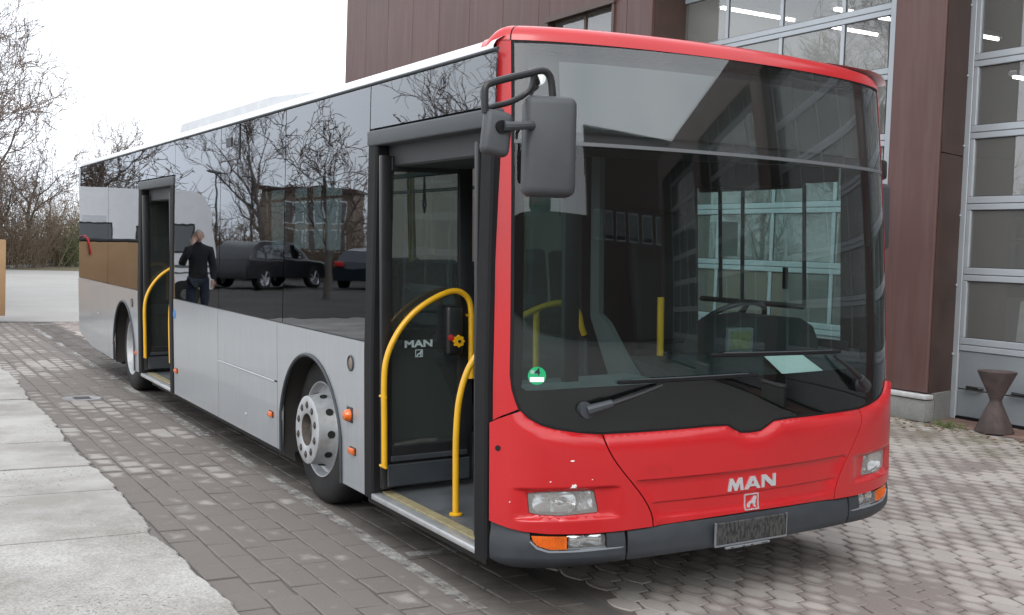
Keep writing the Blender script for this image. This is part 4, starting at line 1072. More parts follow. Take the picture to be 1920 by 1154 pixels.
# roof skin
def roof_x(k): return k
prof = [(tumble(2.565)-.004, 2.572), (tumble(2.58)-.004, 2.588), (0.052, 2.612), (0.085, 2.630), (0.15, 2.645), (0.35, 2.658), (0.7, 2.666), (1.25, 2.668)]
prof = prof+[(2.5-x, z) for x, z in prof[::-1][1:]]
V, F = [], []
ysr = [0.345, 3, 6, 9, 11.25, 11.42, 11.50]; ins = [0, 0, 0, 0, 0, .03, .10]
for y, q in zip(ysr, ins):
    for x, z in prof: V.append((1.25+(x-1.25)*(1-q*.5), y, z-q*.25))
n = len(prof)
for i in range(len(ysr)-1):
    for j in range(n-1): F.append((i*n+j, (i+1)*n+j, (i+1)*n+j+1, i*n+j+1))
mesh_obj('roof', V, F, WHITE, bus, sharp=50)
b = MB(); b.tube([(tumble(2.565)-.006, .30, 2.567), (tumble(2.565)-.006, 11.42, 2.567)], .008, 8); b.build('drip_rail', DGREY, bus)
# air conditioning cover on the roof
V = []
for y, zt, x0 in ((3.2, 2.74, .62), (3.9, 2.81, .50), (4.8, 2.858, .45), (7.75, 2.872, .45), (7.92, 2.80, .47)):
    V += [(x0-.03, y, 2.66), (x0, y, zt-.03), (x0+.06, y, zt), (1.25, y, zt+.02), (2.5-x0-.06, y, zt), (2.5-x0, y, zt-.03), (2.5-x0+.03, y, 2.66)]
F = [(i*7+j, (i+1)*7+j, (i+1)*7+j+1, i*7+j+1) for i in range(4) for j in range(6)]+[tuple(range(7))[::-1], tuple(28+i for i in range(7))]
mesh_obj('air_conditioning_cover', V, F, mat('roof_cover_grey', (0.42, 0.43, 0.44), 0.5), bus, sharp=30)

# ---- door side: silver skirt panels
def arc(yc, zc, r, y_from, y_to, n=22):
    a0 = math.acos((y_from-yc)/r); a1 = math.acos((y_to-yc)/r)
    return [(yc+r*math.cos(a0+(a1-a0)*i/n), zc+r*math.sin(a0+(a1-a0)*i/n)) for i in range(n+1)]
ZB, ZT = 0.300, 1.155
AF = (2.670, .425, .572); AR = (8.548, .440, .572)
wF = math.sqrt(AF[2]**2-(ZB-AF[1])**2); wR = math.sqrt(AR[2]**2-(.322-AR[1])**2)
yf0, yf1 = AF[0]-wF, AF[0]+wF; yr0, yr1 = AR[0]-wR, AR[0]+wR
def skirts(fm, door):
    st = dict(thick=0.012, step=0.25, sharp=40)
    arcF = arc(*AF, yf1-1e-4, yf0+1e-4)      # from rear end over the top to the front end
    arcR = arc(*AR, yr1-1e-4, yr0+1e-4)
    y_a = 1.765 if door else 0.50
    g = .004
    # piece round the front wheel
    def ex(pts): return pts
    left = arcF[::-1]
    p1 = [(y_a, ZB), (yf0, ZB)]+left[1:-1]+[(yf1, ZB), (3.30, ZB), (3.30, ZT), (y_a, ZT)]
    panel('side_panel', p1, fm, SILVER, bus, **st)
    panel('side_panel', [(3.308, ZB), (4.785, ZB), (4.785, .748), (3.308, .748)], fm, SILVER, bus, **st)
    panel('side_panel', [(3.308, .760), (4.785, .760), (4.785, ZT), (3.308, ZT)], fm, SILVER, bus, **st)
    b = MB(); b.tube([Vector(fm(3.36, .7525, .002)), Vector(fm(4.77, .7525, .002))], .005, 6); b.build('trim_strip', ALU, bus)
    if door:
        panel('side_panel', [(4.793, ZB), (6.265, ZB), (6.265, ZT), (4.793, ZT)], fm, SILVER, bus, **st)
        y_b = 7.80
    else:
        panel('side_panel', [(4.793, ZB), (6.30, ZB), (6.30, ZT), (4.793, ZT)], fm, SILVER, bus, **st); y_b = 6.308
    p2 = [(y_b, .322), (yr0, .322)]+arcR[::-1][1:-1]+[(yr1, .322), (9.45, .325), (9.45, ZT), (y_b, ZT)]
    panel('side_panel', p2, fm, SILVER, bus, **st)
    panel('side_panel', [(9.458, .325), (10.6, .345), (11.40, .45), (11.50, .48), (11.50, ZT), (9.458, ZT)], fm, SILVER, bus, **st)
    # arch lips
    for A, yy0, yy1, zz in ((AF, yf0, yf1, ZB), (AR, yr0, yr1, .322)):
        b = MB(); pts = [(yy0+.0005, zz)]+arc(A[0], A[1], A[2], yy0+.002, yy1-.002, 26)+[(yy1-.0005, zz)]
        pr = []
        for y, z in pts: pr.append(Vector(fm(y, z, .002)))
        b.tube(pr, .013, 6); b.build('arch_lip', DGREY, bus)
skirts(side, True); skirts(side_r, False)
# inner wheel housings
for A, x0, x1 in ((AF, .02, .75), (AR, .02, .80), (AF, 1.75, 2.48), (AR, 1.70, 2.48)):
    b = MB(); b.lathe([(x0, A[2]+.012), (x1, A[2]+.012)], (0, A[0], A[1]), 'x', 28, a0=-0.25, a1=math.pi+0.25)
    o_ = b
    xx = x1 if x0 < 1 else x0
    b.lathe([(xx, A[2]+.012), (xx, .0005)], (0, A[0], A[1]), 'x', 28, a0=-0.25, a1=math.pi+0.25)
    b.build('wheel_housing', UNDER, bus)
# ---- window band
GST = dict(thick=0.006, step=0.5, sharp=0)
WB, WT = 1.163, 2.563
door_top = 2.325
panes = [(1.754, 3.184), (3.196, 4.754), (4.766, 6.260), (7.814, 9.444), (9.456, 11.46)]
for a, c in panes: panel('window', [(a, WB), (c, WB), (c, WT), (a, WT)], side, SIDE_GLASS, bus, **GST)
panel('window', [(.322, door_top), (1.744, door_top), (1.744, WT), (.352, WT), (.328, WT-.012), (.322, WT-.034)], side, SIDE_GLASS, bus, **GST)
panel('window', [(6.268, door_top-.06), (7.806, door_top-.06), (7.806, WT), (6.268, WT)], side, SIDE_GLASS, bus, **GST)
b = MB()   # hopper vent frame
for q in (((4.25, 2.30), (4.757, 2.30)), ((4.25, 2.30), (4.25, 2.555))): b.tube([Vector(side(*q[0], .002)), Vector(side(*q[1], .002))], .006, 6)
b.box(tumble(2.4)-.006, tumble(2.4)+.004, 4.46, 4.60, 2.40, 2.47, .003); b.build('vent_window_frame', BLACK, bus)
for y in (1.749, 3.19, 4.76, 6.265, 7.809, 9.45, 11.40):
    w_ = .035 if y not in (6.265, 7.809) else .05
    b = MB(); zb = WB if not (y in (6.265, 7.809)) else WB
    b.prism([(tumble(WB)+.010, y-w_, WB), (tumble(WB)+.010, y+w_, WB), (tumble(WB)+.06, y+w_, WB), (tumble(WB)+.06, y-w_, WB)], (tumble(WT)-tumble(WB), 0, WT-WB)); b.build('window_pillar', INT_DARK, bus)
panel('cant_rail', [(.36, 2.50), (11.46, 2.50), (11.46, 2.57), (.36, 2.57)], side, INT_DARK, bus, thick=.03, step=1.0, off=lambda u, v: -.010)
panel('waist_seal', [(1.752, 1.150), (6.262, 1.150), (6.262, 1.168), (1.752, 1.168)], side, BLACK, bus, thick=.01, step=1.0, off=lambda u, v: -.009)
panel('waist_seal', [(7.812, 1.150), (11.46, 1.150), (11.46, 1.168), (7.812, 1.168)], side, BLACK, bus, thick=.01, step=1.0, off=lambda u, v: -.009)
# driver side windows
for a, c in ((.64, 1.98), (1.99, 3.49), (3.50, 4.99), (5.0, 6.49), (6.5, 7.99), (8.0, 9.49), (9.5, 11.46)):
    panel('window', [(a, WB), (c, WB), (c, WT), (a, WT)], side_r, FAR_GLASS, bus, **GST)
for y in (1.985, 3.495, 4.995, 6.495, 7.995, 9.495, 11.40):
    b = MB(); x = 2.5-tumble(WB)-.06; b.prism([(x, y-.04, WB), (x, y+.04, WB), (x+.05, y+.04, WB), (x+.05, y-.04, WB)], (-(tumble(WT)-tumble(WB)), 0, WT-WB)); b.build('window_pillar', INT_DARK, bus)
panel('cant_rail', [(.45, 2.42), (11.46, 2.42), (11.46, 2.57), (.45, 2.57)], side_r, INT_DARK, bus, thick=.03, step=1.0, off=lambda u, v: -.010)
panel('driver_window_pillar', [(.40, 1.12), (.635, 1.12), (.635, 2.57), (.40, 2.57)], side_r, BLACK, bus, thick=.03, step=.3)
panel('sun_blind', [(.62, 2.06), (1.98, 2.06), (1.98, 2.55), (.62, 2.55)], side_r, BLACK, bus, thick=.01, step=.5, off=lambda u, v: -.06)
b = MB(); x = 2.44    # frame of the driver's sliding window
for q in (((x, .90, 1.335), (x-.02, .90, 2.05)), ((x, .90, 1.335), (x, 1.86, 1.335)), ((x-.01, 1.44, 1.34), (x-.02, 1.44, 2.05)), ((x-.02, .90, 2.05), (x-.02, 1.86, 2.05)), ((x, 1.66, 1.34), (x-.02, 1.66, 2.05))): b.tube([Vector(q[0]), Vector(q[1])], .017, 4)
b.build('sliding_window_frame', BLACK, bus)
b = MB(); b.obox((2.425, 1.05, 1.50), (.02, .035, .13), bev=.004); b.build('window_catch', BLACK, bus)
b = MB(); b.box(2.418, 2.42, 1.48, 1.63, 1.62, 1.84); b.build('notice_sheet', PAPER, bus)
# rear
b = MB(); b.box(.02, 2.48, 11.49, 11.53, .48, 1.16, .03, 3); b.build('rear_panel', SILVER, bus)
b = MB(); b.box(.06, 2.44, 11.47, 11.50, 1.16, 2.56, .02, 2); b.build('rear_window', INT_DARK, bus)
for x in (.03, 2.43):
    b = MB(); b.box(x, x+.04, 11.43, 11.52, 1.16, 2.56, .015, 2); b.build('rear_pillar', SILVER, bus)
for x in (.06, 2.36):
    b = MB(); b.box(x, x+.08, 11.52, 11.545, .75, 1.1, .01); b.build('tail_lamp', AMBER, bus)
# ---- side details
for y in (6.179, 3.439, 1.935):
    b = MB(); b.box(-.004, .003, y-.045, y+.045, .495, .540, .001); o = b.build('side_marker', BLACK, bus)
    b = MB(); b.box(-.020, -.003, y-.040, y+.040, .500, .535, .006, 2); b.build('lens', AMBER, o)
for y in (7.95, 9.13):
    b = MB(); b.box(-.010, .003, y-.03, y+.03, .49, .53, .004, 2); b.build('side_marker', AMBER, bus)
b = MB(); b.box(-.006, .003, 1.935, 2.02, .675, .765, .004, 2); o = b.build('side_turn_signal', BLACK, bus)
b = MB(); b.lathe([(-.006, .036), (-.025, .034), (-.040, .024), (-.046, .0005)], (0, 1.975, .718), 'x', 20); b.build('lens', AMBER, o)
for y in (1.962, 8.079):
    b = MB(); b.lathe([(.0, .046), (-.006, .046), (-.008, .040), (-.003, .036)], (0, y, 1.018), 'x', 24); o = b.build('round_reflector', DGREY, bus)
    b = MB(); b.lathe([(-.002, .037), (-.007, .02), (-.008, .0005)], (0, y, 1.018), 'x', 20); b.build('lens', mat('smoked_lens', (0.16, 0.12, 0.09), 0.15, var=.3, vs=40) if y < 3 else bpy.data.materials['smoked_lens'], o)
b = MB(); b.lathe([(.0, .040), (-.004, .040), (-.005, .0005)], (0, 6.225, 1.02), 'x', 20); b.build('wheelchair_button', BLUE, bus)
for y, z in ((4.05, .43), (10.1, .78)):
    b = MB(); b.lathe([(.0, .014), (-.003, .014), (-.004, .0005)], (0, y, z), 'x', 14); b.build('panel_lock', ALU, bus)

# ---- doors (two leaves each, swung inwards)
def grab(path, r=.0165): return MB().tube(path, r, 12)
def curve(pts, n=6):
    """Catmull-Rom through pts"""
    P = [Vector(p) for p in pts]; out = []
    for i in range(len(P)-1):
        a = P[max(0, i-1)]; b_ = P[i]; c = P[i+1]; d = P[min(len(P)-1, i+2)]
        for k in range(n):
            t = k/n; out.append(0.5*((2*b_)+(c-a)*t+(2*a-5*b_+4*c-d)*t*t+(3*b_-a-3*c+d)*t**3))
    out.append(P[-1]); return out
def door_set(y0, y1, ztop, front):
    """opening from y0 (front) to y1 (rear)"""
    def post(ya, yb):
        V, F = [], []
        for z in (.30, 1.10, ztop):
            t_ = tumble(z); V += [(t_+.004, ya, z), (t_-.006, ya+.012, z), (t_-.006, yb-.012, z), (t_+.004, yb, z), (t_+.10, yb, z), (t_+.10, ya, z)]
        for q in (0, 6):
            for j in range(6): F.append((q+j, q+(j+1) % 6, q+6+(j+1) % 6, q+6+j))
        F += [(5, 4, 3, 2, 1, 0), (12, 13, 14, 15, 16, 17)]
        mesh_obj('door_post', V, F, RUBBER, bus)
    post(y1-.075, y1+.045); post(y0-.07, y0+.045)
    hdm = MB(); hdm.box(-.012+tumble(2.2), .12, y0-.07, y1+.045, ztop-.005, ztop+.078, .010, 3); hdm.build('door_header', HEADER, bus)
    hd2 = MB(); hd2.box(.10, .55, y0+.02, y1-.04, ztop-.12, ztop+.20, .01); hd2.build('door_drive_box', INT_DARK, bus)
    sl = MB(); sl.box(-.006, .055, y0+.03, y1-.06, .298, .330, .006, 2); so_ = sl.build('door_sill', ALU, bus)
    s2 = MB(); s2.box(.0555, .115, y0+.03, y1-.06, .310, .336, .002); s2.build('tread_strip', YELLOW_DULL, so_)
    for kind in ('rear', 'front'):
        yl = y1-.15 if kind == 'rear' else y0+.065
        lf = MB(); X0, X1 = .02, .575; z0, z1 = .365, ztop-.06
        lf.box(X0, X0+.062, yl, yl+.035, z0, z1, .008, 2).box(X1-.085, X1, yl, yl+.035, z0, z1, .008, 2).box(X0+.062, X1-.085, yl+.002, yl+.033, z1-.085, z1-.002, .006).box(X0+.062, X1-.085, yl+.002, yl+.033, z0+.002, .60, .006)
        leaf = lf.build('door_leaf', BLACK, bus)
        MB().box(X0+.060, X1-.083, yl+.014, yl+.020, .598, z1-.083).build('pane', DOOR_GLASS, leaf)
        k = MB(); k.box(X0+.03, X1-.02, yl-.014, yl, .375, .50, .006).box(X0+.05, X1-.04, yl-.02, yl, .515, .545, .004); k.build('kick_plate', DGREY, leaf)
        if kind == 'rear':
            yy = yl-.055
            path = curve([(.012, yy, .50), (.012, yy, .75), (.012, yy, .98), (.030, yy, 1.10), (.085, yy, 1.215), (.17, yy, 1.315), (.28, yy, 1.39), (.39, yy, 1.435), (.46, yy, 1.438), (.515, yy, 1.40), (.535, yy, 1.33), (.537, yy, 1.18), (.537, yy, .95)])
            h = grab(path); h.build('grab_rail', YELLOW, leaf)
            for x, z in ((.012, .50), (.012, .88), (.537, 1.30), (.537, .96)): MB().tube([(x, yy-.02, z), (x, yl, z)], .008, 8).build('rail_bracket', YELLOW, leaf)
            if front:
                text_mesh('MAN', .052, lambda x, y: (.245+x*1.5, yl+.010, 1.135+y), FILM, leaf, 'glass_print', .002)
                em_ = MB()
                for q in ((.225, .27, 1.078, 1.082), (.225, .27, 1.116, 1.12), (.225, .229, 1.082, 1.116), (.266, .27, 1.082, 1.116)): em_.box(q[0], q[1], yl+.009, yl+.0105, q[2], q[3])
                em_.prism([(.225+.045*a, yl+.009, 1.078+.042*c) for a, c in lion], (0, .0015, 0)); em_.build('glass_emblem', FILM, leaf)
        elif not front:
            yy = yl+.09
            grab(curve([(.03, yy, .55), (.03, yy, 1.0), (.07, yy, 1.2), (.2, yy, 1.33), (.36, yy, 1.40), (.46, yy, 1.39), (.50, yy, 1.3), (.50, yy, 1.0)])).build('grab_rail', YELLOW, leaf)
door_set(.395, 1.715, 2.235, True)
door_set(6.37, 7.745, 2.175, False)
# emergency valve with its yellow knob, on the front door leaf
b = MB(); b.box(.385, .485, 1.50, 1.563, 1.085, 1.36, .02, 3); ev = b.build('emergency_valve', BLACK, bus)
b = MB(); prev = None; K = 32; ring0 = []; ring1 = []
for k in range(K):
    a = 6.28318*k/K; r_ = .030+.0045*math.cos(8*a); ring0.append((.447+r_*math.cos(a), 1.478, 1.165+r_*math.sin(a)))
b.prism(ring0, (0, .02, 0)); kn = b.build('knob', YELLOW, ev)
b = MB(); b.tube([(.447, 1.474, 1.165), (.447, 1.50, 1.165)], .009, 10); b.build('spindle', BLACK, ev)
b = MB(); b.lathe([(1.50, .018), (1.492, .018), (1.488, .0005)], (.405, 0, 1.185), 'y', 16); b.build('button', mat('dark_red_button', (0.30, 0.012, 0.015), .4), ev)
# hoop rail dividing the entrance
grab(curve([(.178, .985, .336), (.178, .985, .55), (.180, .985, .75), (.198, .985, .93), (.25, .985, 1.08), (.34, .985, 1.19), (.46, .99, 1.28), (.62, .995, 1.355), (.76, 1.0, 1.392), (.86, 1.0, 1.385), (.915, 1.0, 1.34), (.935, 1.0, 1.27), (.955, 1.0, 1.22)])).build('entrance_rail', YELLOW, bus)
grab([(.655, 1.0, 1.02), (.655, 1.0, 1.36)], .017).build('entrance_rail', YELLOW, bus)
b = MB(); b.lathe([(.336, .034), (.344, .034), (.35, .018)], (.178, .985, 0), 'z', 20); b.build('rail_foot', YELLOW, bus)

# ---- interior
b = MB(); b.box(.118, 2.46, .42, 2.06, .30, .334).box(.80, 1.70, 2.061, 3.27, .30, .334).box(.118, 2.46, 3.271, 7.9, .30, .334).box(.84, 1.66, 7.901, 9.2, .30, .56).box(.06, 2.46, 9.201, 11.45, .46, .56); b.build('cabin_floor', FLOOR_IN, bus)
b = MB(); b.box(.06, 2.44, .45, 11.44, 2.50, 2.53); b.build('ceiling_lining', INT_LIGHT, bus)
b = MB(); b.box(.12, 2.38, .55, 2.0, .20, .292).box(.8, 1.7, 2.0, 3.3, .20, .292).box(.12, 2.38, 3.3, 7.75, .20, .292).box(.84, 1.66, 7.75, 9.3, .2, .292).box(.12, 2.38, 9.3, 10.6, .25, .33); b.build('underbody', UNDER, bus)
b = MB(); b.box(.55, 1.95, 1.5, 10.9, .16, .20); b.build('chassis', UNDER, bus)
for fm, sp in ((side, ((3.34, 6.24), (9.2, 11.4))), (side_r, ((.55, 2.0), (3.34, 7.9), (9.2, 11.4)))):
    for a, c in sp: panel('side_lining', [(a, .60), (c, .60), (c, 1.16), (a, 1.16)], fm, INT_DARK, bus, thick=.02, step=1.5, off=lambda u, v: -.05)
b = MB(); b.box(.95, 2.42, .34, 1.72, .335, .62, .01); b.build('driver_platform', INT_DARK, bus)
# dashboard
b = MB(); b.prism([(1.0, .22, .70), (1.0, .12, 1.02), (1.0, .20, 1.062), (1.0, .42, 1.115), (1.0, .72, 1.125), (1.0, .80, 1.04), (1.0, .62, .70)], (1.0, 0, 0)); da = b.build('dashboard', DASH, bus)
b = MB(); b.prism([(2.002, .26, .70), (2.002, .19, 1.02), (2.002, .26, 1.062), (2.002, .42, 1.113), (2.002, .72, 1.123), (2.002, .80, 1.04), (2.002, .62, .70)], (.18, 0, 0)); b.prism([(2.183, .40, .70), (2.183, .36, 1.05), (2.183, .46, 1.11), (2.183, .72, 1.12), (2.183, .80, 1.04), (2.183, .62, .70)], (.2, 0, 0)); b.build('dashboard_side', DASH, da)
b = MB(); prf = [(1.0, 0), (.99, .10), (.93, .185), (.80, .235), (.5, .255), (.2, .235), (.07, .185), (.01, .10), (0, 0)]
b.prism([(1.50+.72*a, .55, 1.07+c) for a, c in prf], (0, .30, 0)); b.build('instrument_hood', DASH, da)
b = MB(); b.prism([(.16, .30, .45), (.16, .27, 1.0), (.16, .42, 1.055), (.16, .62, 1.055), (.16, .66, .45)], (.80, 0, 0)); b.build('front_lining', INT_GREY, bus)
b = MB(); b.prism([(.965, .40, .95), (.965, .74, .95), (.965, .90, 1.22), (.965, .96, 1.32), (.965, .96, 2.4), (.965, .88, 2.4), (.965, .88, 1.34), (.965, .80, 1.30), (.965, .62, 1.12)], (.03, 0, 0)); b.build('cab_barrier', mat('cab_barrier_grey', (0.085, .094, .098), .6), bus)
b = MB(); b.box(.955, .985, .99, 1.70, .62, 1.20, .01); b.build('cab_door', INT_DARK, bus)
MB().box(.966, .972, 1.06, 1.70, 1.21, 1.95).build('cab_door_glass', DOOR_GLASS, bus)
b = MB(); b.box(1.42, 2.40, 1.86, 1.90, .335, 2.5, .01); b.build('cab_partition', INT_DARK, bus)
grab([(1.235, .70, 1.02), (1.235, .70, 1.055)], .018).build('cab_post', YELLOW, bus)
b = grab([(1.235, .70, 1.085), (1.235, .70, 1.43)], .018).build('cab_post', YELLOW, bus)
grab([(1.235, .70, 1.055), (1.235, .70, 1.085)], .0195).build('post_sleeve', INT_DARK, bus)
# steering wheel
b = MB(); c_ = Vector((1.93, .98, 1.24)); ax = Vector((0, .62, .78)).normalized(); e1 = Vector((1, 0, 0)); e2 = ax.cross(e1)
b.tube([c_+.225*(math.cos(6.28318*k/36)*e1+math.sin(6.28318*k/36)*e2) for k in range(36)], .016, 8, closed=True); sw = b.build('steering_wheel', BLACK, bus)
b = MB()
for a in (.5, 2.64, 4.71): b.tube([c_-ax*.03, c_+.22*(math.cos(a)*e1+math.sin(a)*e2)], [.03, .012], 8)
b.tube([c_-ax*.35+Vector((0, -.05, 0)), c_-ax*.02], .045, 10); b.build('spokes', BLACK, sw)
# driver's display
b = MB(); b.obox((1.60, .50, 1.205), (.145, .035, .135), (.12, 0, -.35), .008, 2); di = b.build('ticket_display', INT_GREY, bus)
b = MB(); b.obox((1.593, .480, 1.207), (.105, .006, .095), (.12, 0, -.35), .001); b.build('screen', mat('dim_screen', (0.15, 0.16, 0.08), .3, var=.4, vs=40), di)
b = MB(); b.tube([(1.62, .55, 1.08), (1.61, .52, 1.15)], .02, 8); b.build('stand', BLACK, di)
# driver seat
def seat_mesh(name, fab, hi=1.0):
    b = MB()
    b.box(-.22, .22, -.22, .22, .36, .46, .04, 3)
    b.obox((0, .25, .46+.36*hi), (.43, .09, .72*hi), (-.14, 0, 0), .04, 3)
    b.box(-.12, .12, -.10, .12, .0, .36, .01)
    return b
s_ = seat_mesh('driver_seat', SEATF, 1.15).build('driver_seat', INT_DARK, bus); s_.location = (1.92, 1.38, .62)
first = None
for i, (x, y, z) in enumerate([(.40, 2.9+.78*k, .52 if k < 2 else .40) for k in range(4)]+[(.40, 8.3+.75*k, .58) for k in range(4)]+[(2.1, 2.6+.78*k, .52 if k < 2 else .40) for k in range(11)]+[(1.62, 4.2+.78*k, .40) for k in range(9)]+[(.85, 3.7+.78*k, .40) for k in range(3)]):
    if first is None: first = seat_mesh('passenger_seat', SEATF).build('passenger_seat', SEATF, bus); o = first
    else: o = bpy.data.objects.new('passenger_seat', first.data); link(o, bus)
    o.location = (x, y, z-.06 if z < .5 else z-.06)
for x, y in ((.62, 3.0), (.62, 5.4), (.62, 8.6), (1.85, 3.2), (1.85, 5.2), (1.85, 7.4), (1.25, 4.4)):
    grab([(x, y, .34), (x, y, 2.5)], .017).build('grab_pole', YELLOW, bus)
for x in (.62, 1.85): grab([(x, 1.9, 2.12), (x, 10.5, 2.12)], .015).build('ceiling_rail', ALU, bus)
b = MB()
for x, y in ((.62, 2.3), (.62, 2.9), (.62, 4.1), (1.85, 2.7), (1.85, 3.8)):
    b = MB(); b.tube([(x, y, 2.10), (x+.012, y+.02, 2.02), (x+.03, y+.045, 1.93), (x, y, 1.885), (x-.03, y-.045, 1.93), (x-.012, y-.02, 2.02)], .007, 6, closed=True); b.build('strap_handle', BLACK, bus)
# destination display behind the upper glass
b = MB(); b.box(.40, 2.10, .36, .45, 2.16, 2.50, .01); dd = b.build('destination_display', INT_DARK, bus)
led = [(-.985, 2.185), (.985, 2.185), (.985, 2.495), (-.985, 2.495)]
panel('led_matrix', led, BP, LED, dd, thick=.006, step=.08, off=lambda s, z: -.045)
panel('display_cover', led, BP, DEST_GLASS, dd, thick=.003, step=.06, off=lambda s, z: -.030)
panel('display_surround', [(-1.15, 2.14), (1.15, 2.14), (1.15, 2.53), (-1.15, 2.53)], BP, INT_DARK, dd, thick=.004, step=.1, off=lambda s, z: -.056)
b = MB(); b.box(.20, 2.30, .40, .50, 2.50, 2.545); b.box(.20, 2.30, .46, .50, 2.13, 2.50); b.build('display_box', INT_DARK, bus)
# green emission badge on the screen
def disk(s0, z0, r, n=28): return [(s0+r*math.cos(6.28318*k/n), z0+r*math.sin(6.28318*k/n)) for k in range(n)]
st = panel('emission_sticker', disk(-1.100, 1.135, .040), BP, GREEN, bus, thick=.001, step=.03, off=lambda s, z: .0022)
panel('sticker_field', [(-1.131, 1.108), (-1.069, 1.108), (-1.069, 1.129), (-1.131, 1.129)], BP, PAPER, st, thick=.0006, step=.03, off=lambda s, z: .0032)
panel('sticker_field', [(-1.128, 1.144), (-1.112, 1.144), (-1.112, 1.160), (-1.128, 1.160)], BP, FILM, st, thick=.0006, step=.03, off=lambda s, z: .0032)
text_mesh('4', .048, lambda x, y: BP(-1.098+x, 1.136+y, .0038), BLACK, st, 'sticker_number', .001)
b = MB(); c0 = Vector(BP(-1.085, 2.415, .002)); b.lathe([(.004, .034), (.0, .034), (-.004, .03), (-.005, .0005)], tuple(c0), 'y', 24); b.build('white_sticker', PAPER, bus)

# ---- wipers
def onw(s, z, off): return Vector(BP(s, z, off))
def wiper(piv, tip, b0, b1, sg):
    m = MB(); c = onw(*piv, .0); nx, ny = plan_at(piv[0])[2:]; n_ = Vector((nx, ny, 0))
    m.tube([c, c+n_*.05], [.036, .032], 18); w = m.build('wiper', DGREY, bus)
    k = .30; mid = (piv[0]+(tip[0]-piv[0])*k, piv[1]+(tip[1]-piv[1])*k)
    m = MB(); m.tube([c+n_*.045, onw(*mid, .055)], [.026, .020], 10); m.build('arm_head', DGREY, w)
    m = MB(); m.tube([onw(*mid, .055), onw((mid[0]+tip[0])/2, (mid[1]+tip[1])/2, .05), onw(*tip, .03)], [.013, .010, .007], 8); m.build('arm', BLACK, w)
    m = MB(); n = 12; pts = [onw(b0[0]+(b1[0]-b0[0])*i/n, b0[1]+(b1[1]-b0[1])*i/n, .018) for i in range(n+1)]; m.tube(pts, .009, 6); m.tube([p+Vector((0, .010, -.004)) for p in pts], .005, 4); m.build('blade', RUBBER, w)
    m = MB(); m.tube([onw(b0[0]+(b1[0]-b0[0])*i/n, b0[1]+(b1[1]-b0[1])*i/n+.010, .024) for i in range(1, n)], .003, 5); m.build('blade_carrier', HEADER, w)
wiper((-.885, .982), (-.52, 1.080), (-.73, 1.100), (.02, 1.100), -1)
wiper((.80, .990), (.54, 1.160), (-.26, 1.205), (.60, 1.178), 1)

# ---- mirrors
def rshell(b, c, size, rot, bev): b.obox(c, size, rot, bev, 4)
b = MB(); rshell(b, (.035, -.13, 2.112), (.215, .12, .405), (R(-3), R(1.5), R(-20)), .035); mm = b.build('mirror', MIRROR_SHELL, bus)
b = MB(); b.obox((.055, -.062, 2.115), (.18, .01, .355), (R(-3), R(1.5), R(-20)), .004); b.build('mirror_glass', CHROME, mm)
b = MB(); rshell(b, (-.208, -.13, 2.156), (.120, .06, .180), (R(-6), R(9), R(-8)), .026); m2 = b.build('mirror', MIRROR_SHELL, bus)
b = MB(); b.tube([(-.20, -.155, 2.180), (-.20, -.17, 2.180)], .026, 16); b.build('ball_socket', RUBBER, m2)
b = MB(); b.tube([(-.195, -.175, 2.182), (-.15, -.185, 2.184), (-.09, -.18, 2.190), (-.06, -.15, 2.192)], [.02, .017, .017, .02], 10); b.build('ball_arm', MIRROR_SHELL, m2)
b = MB()
b.tube(curve([(-.252, -.12, 2.235), (-.254, -.12, 2.30), (-.247, -.12, 2.340), (-.20, -.12, 2.362), (-.05, -.12, 2.404), (.005, -.12, 2.418), (.036, -.12, 2.408), (.052, -.12, 2.375), (.060, -.12, 2.30)]), .015, 10)
b.tube(curve([(-.238, -.10, 2.252), (-.20, -.10, 2.266), (-.131, -.10, 2.285), (-.065, -.10, 2.318), (-.036, -.11, 2.350), (-.028, -.115, 2.405)]), .012, 10)
b.tube(curve([(-.03, -.115, 2.405), (.02, -.03, 2.43), (.10, .10, 2.44), (.19, .22, 2.42)]), .0125, 10); b.build('mirror_arm', BLACK, mm)
b = MB(); b.obox((2.49, .40, 1.86), (.13, .10, .37), (0, 0, R(16)), .03, 3); m3 = b.build('mirror', MIRROR_SHELL, bus)
b = MB(); b.obox((2.485, .40, 2.12), (.10, .07, .11), (0, 0, R(16)), .02, 3); b.tube(curve([(2.50, .40, 2.03), (2.49, .40, 2.10), (2.46, .40, 2.2), (2.40, .38, 2.26)]), .013, 8); b.build('mirror_arm', BLACK, m3)

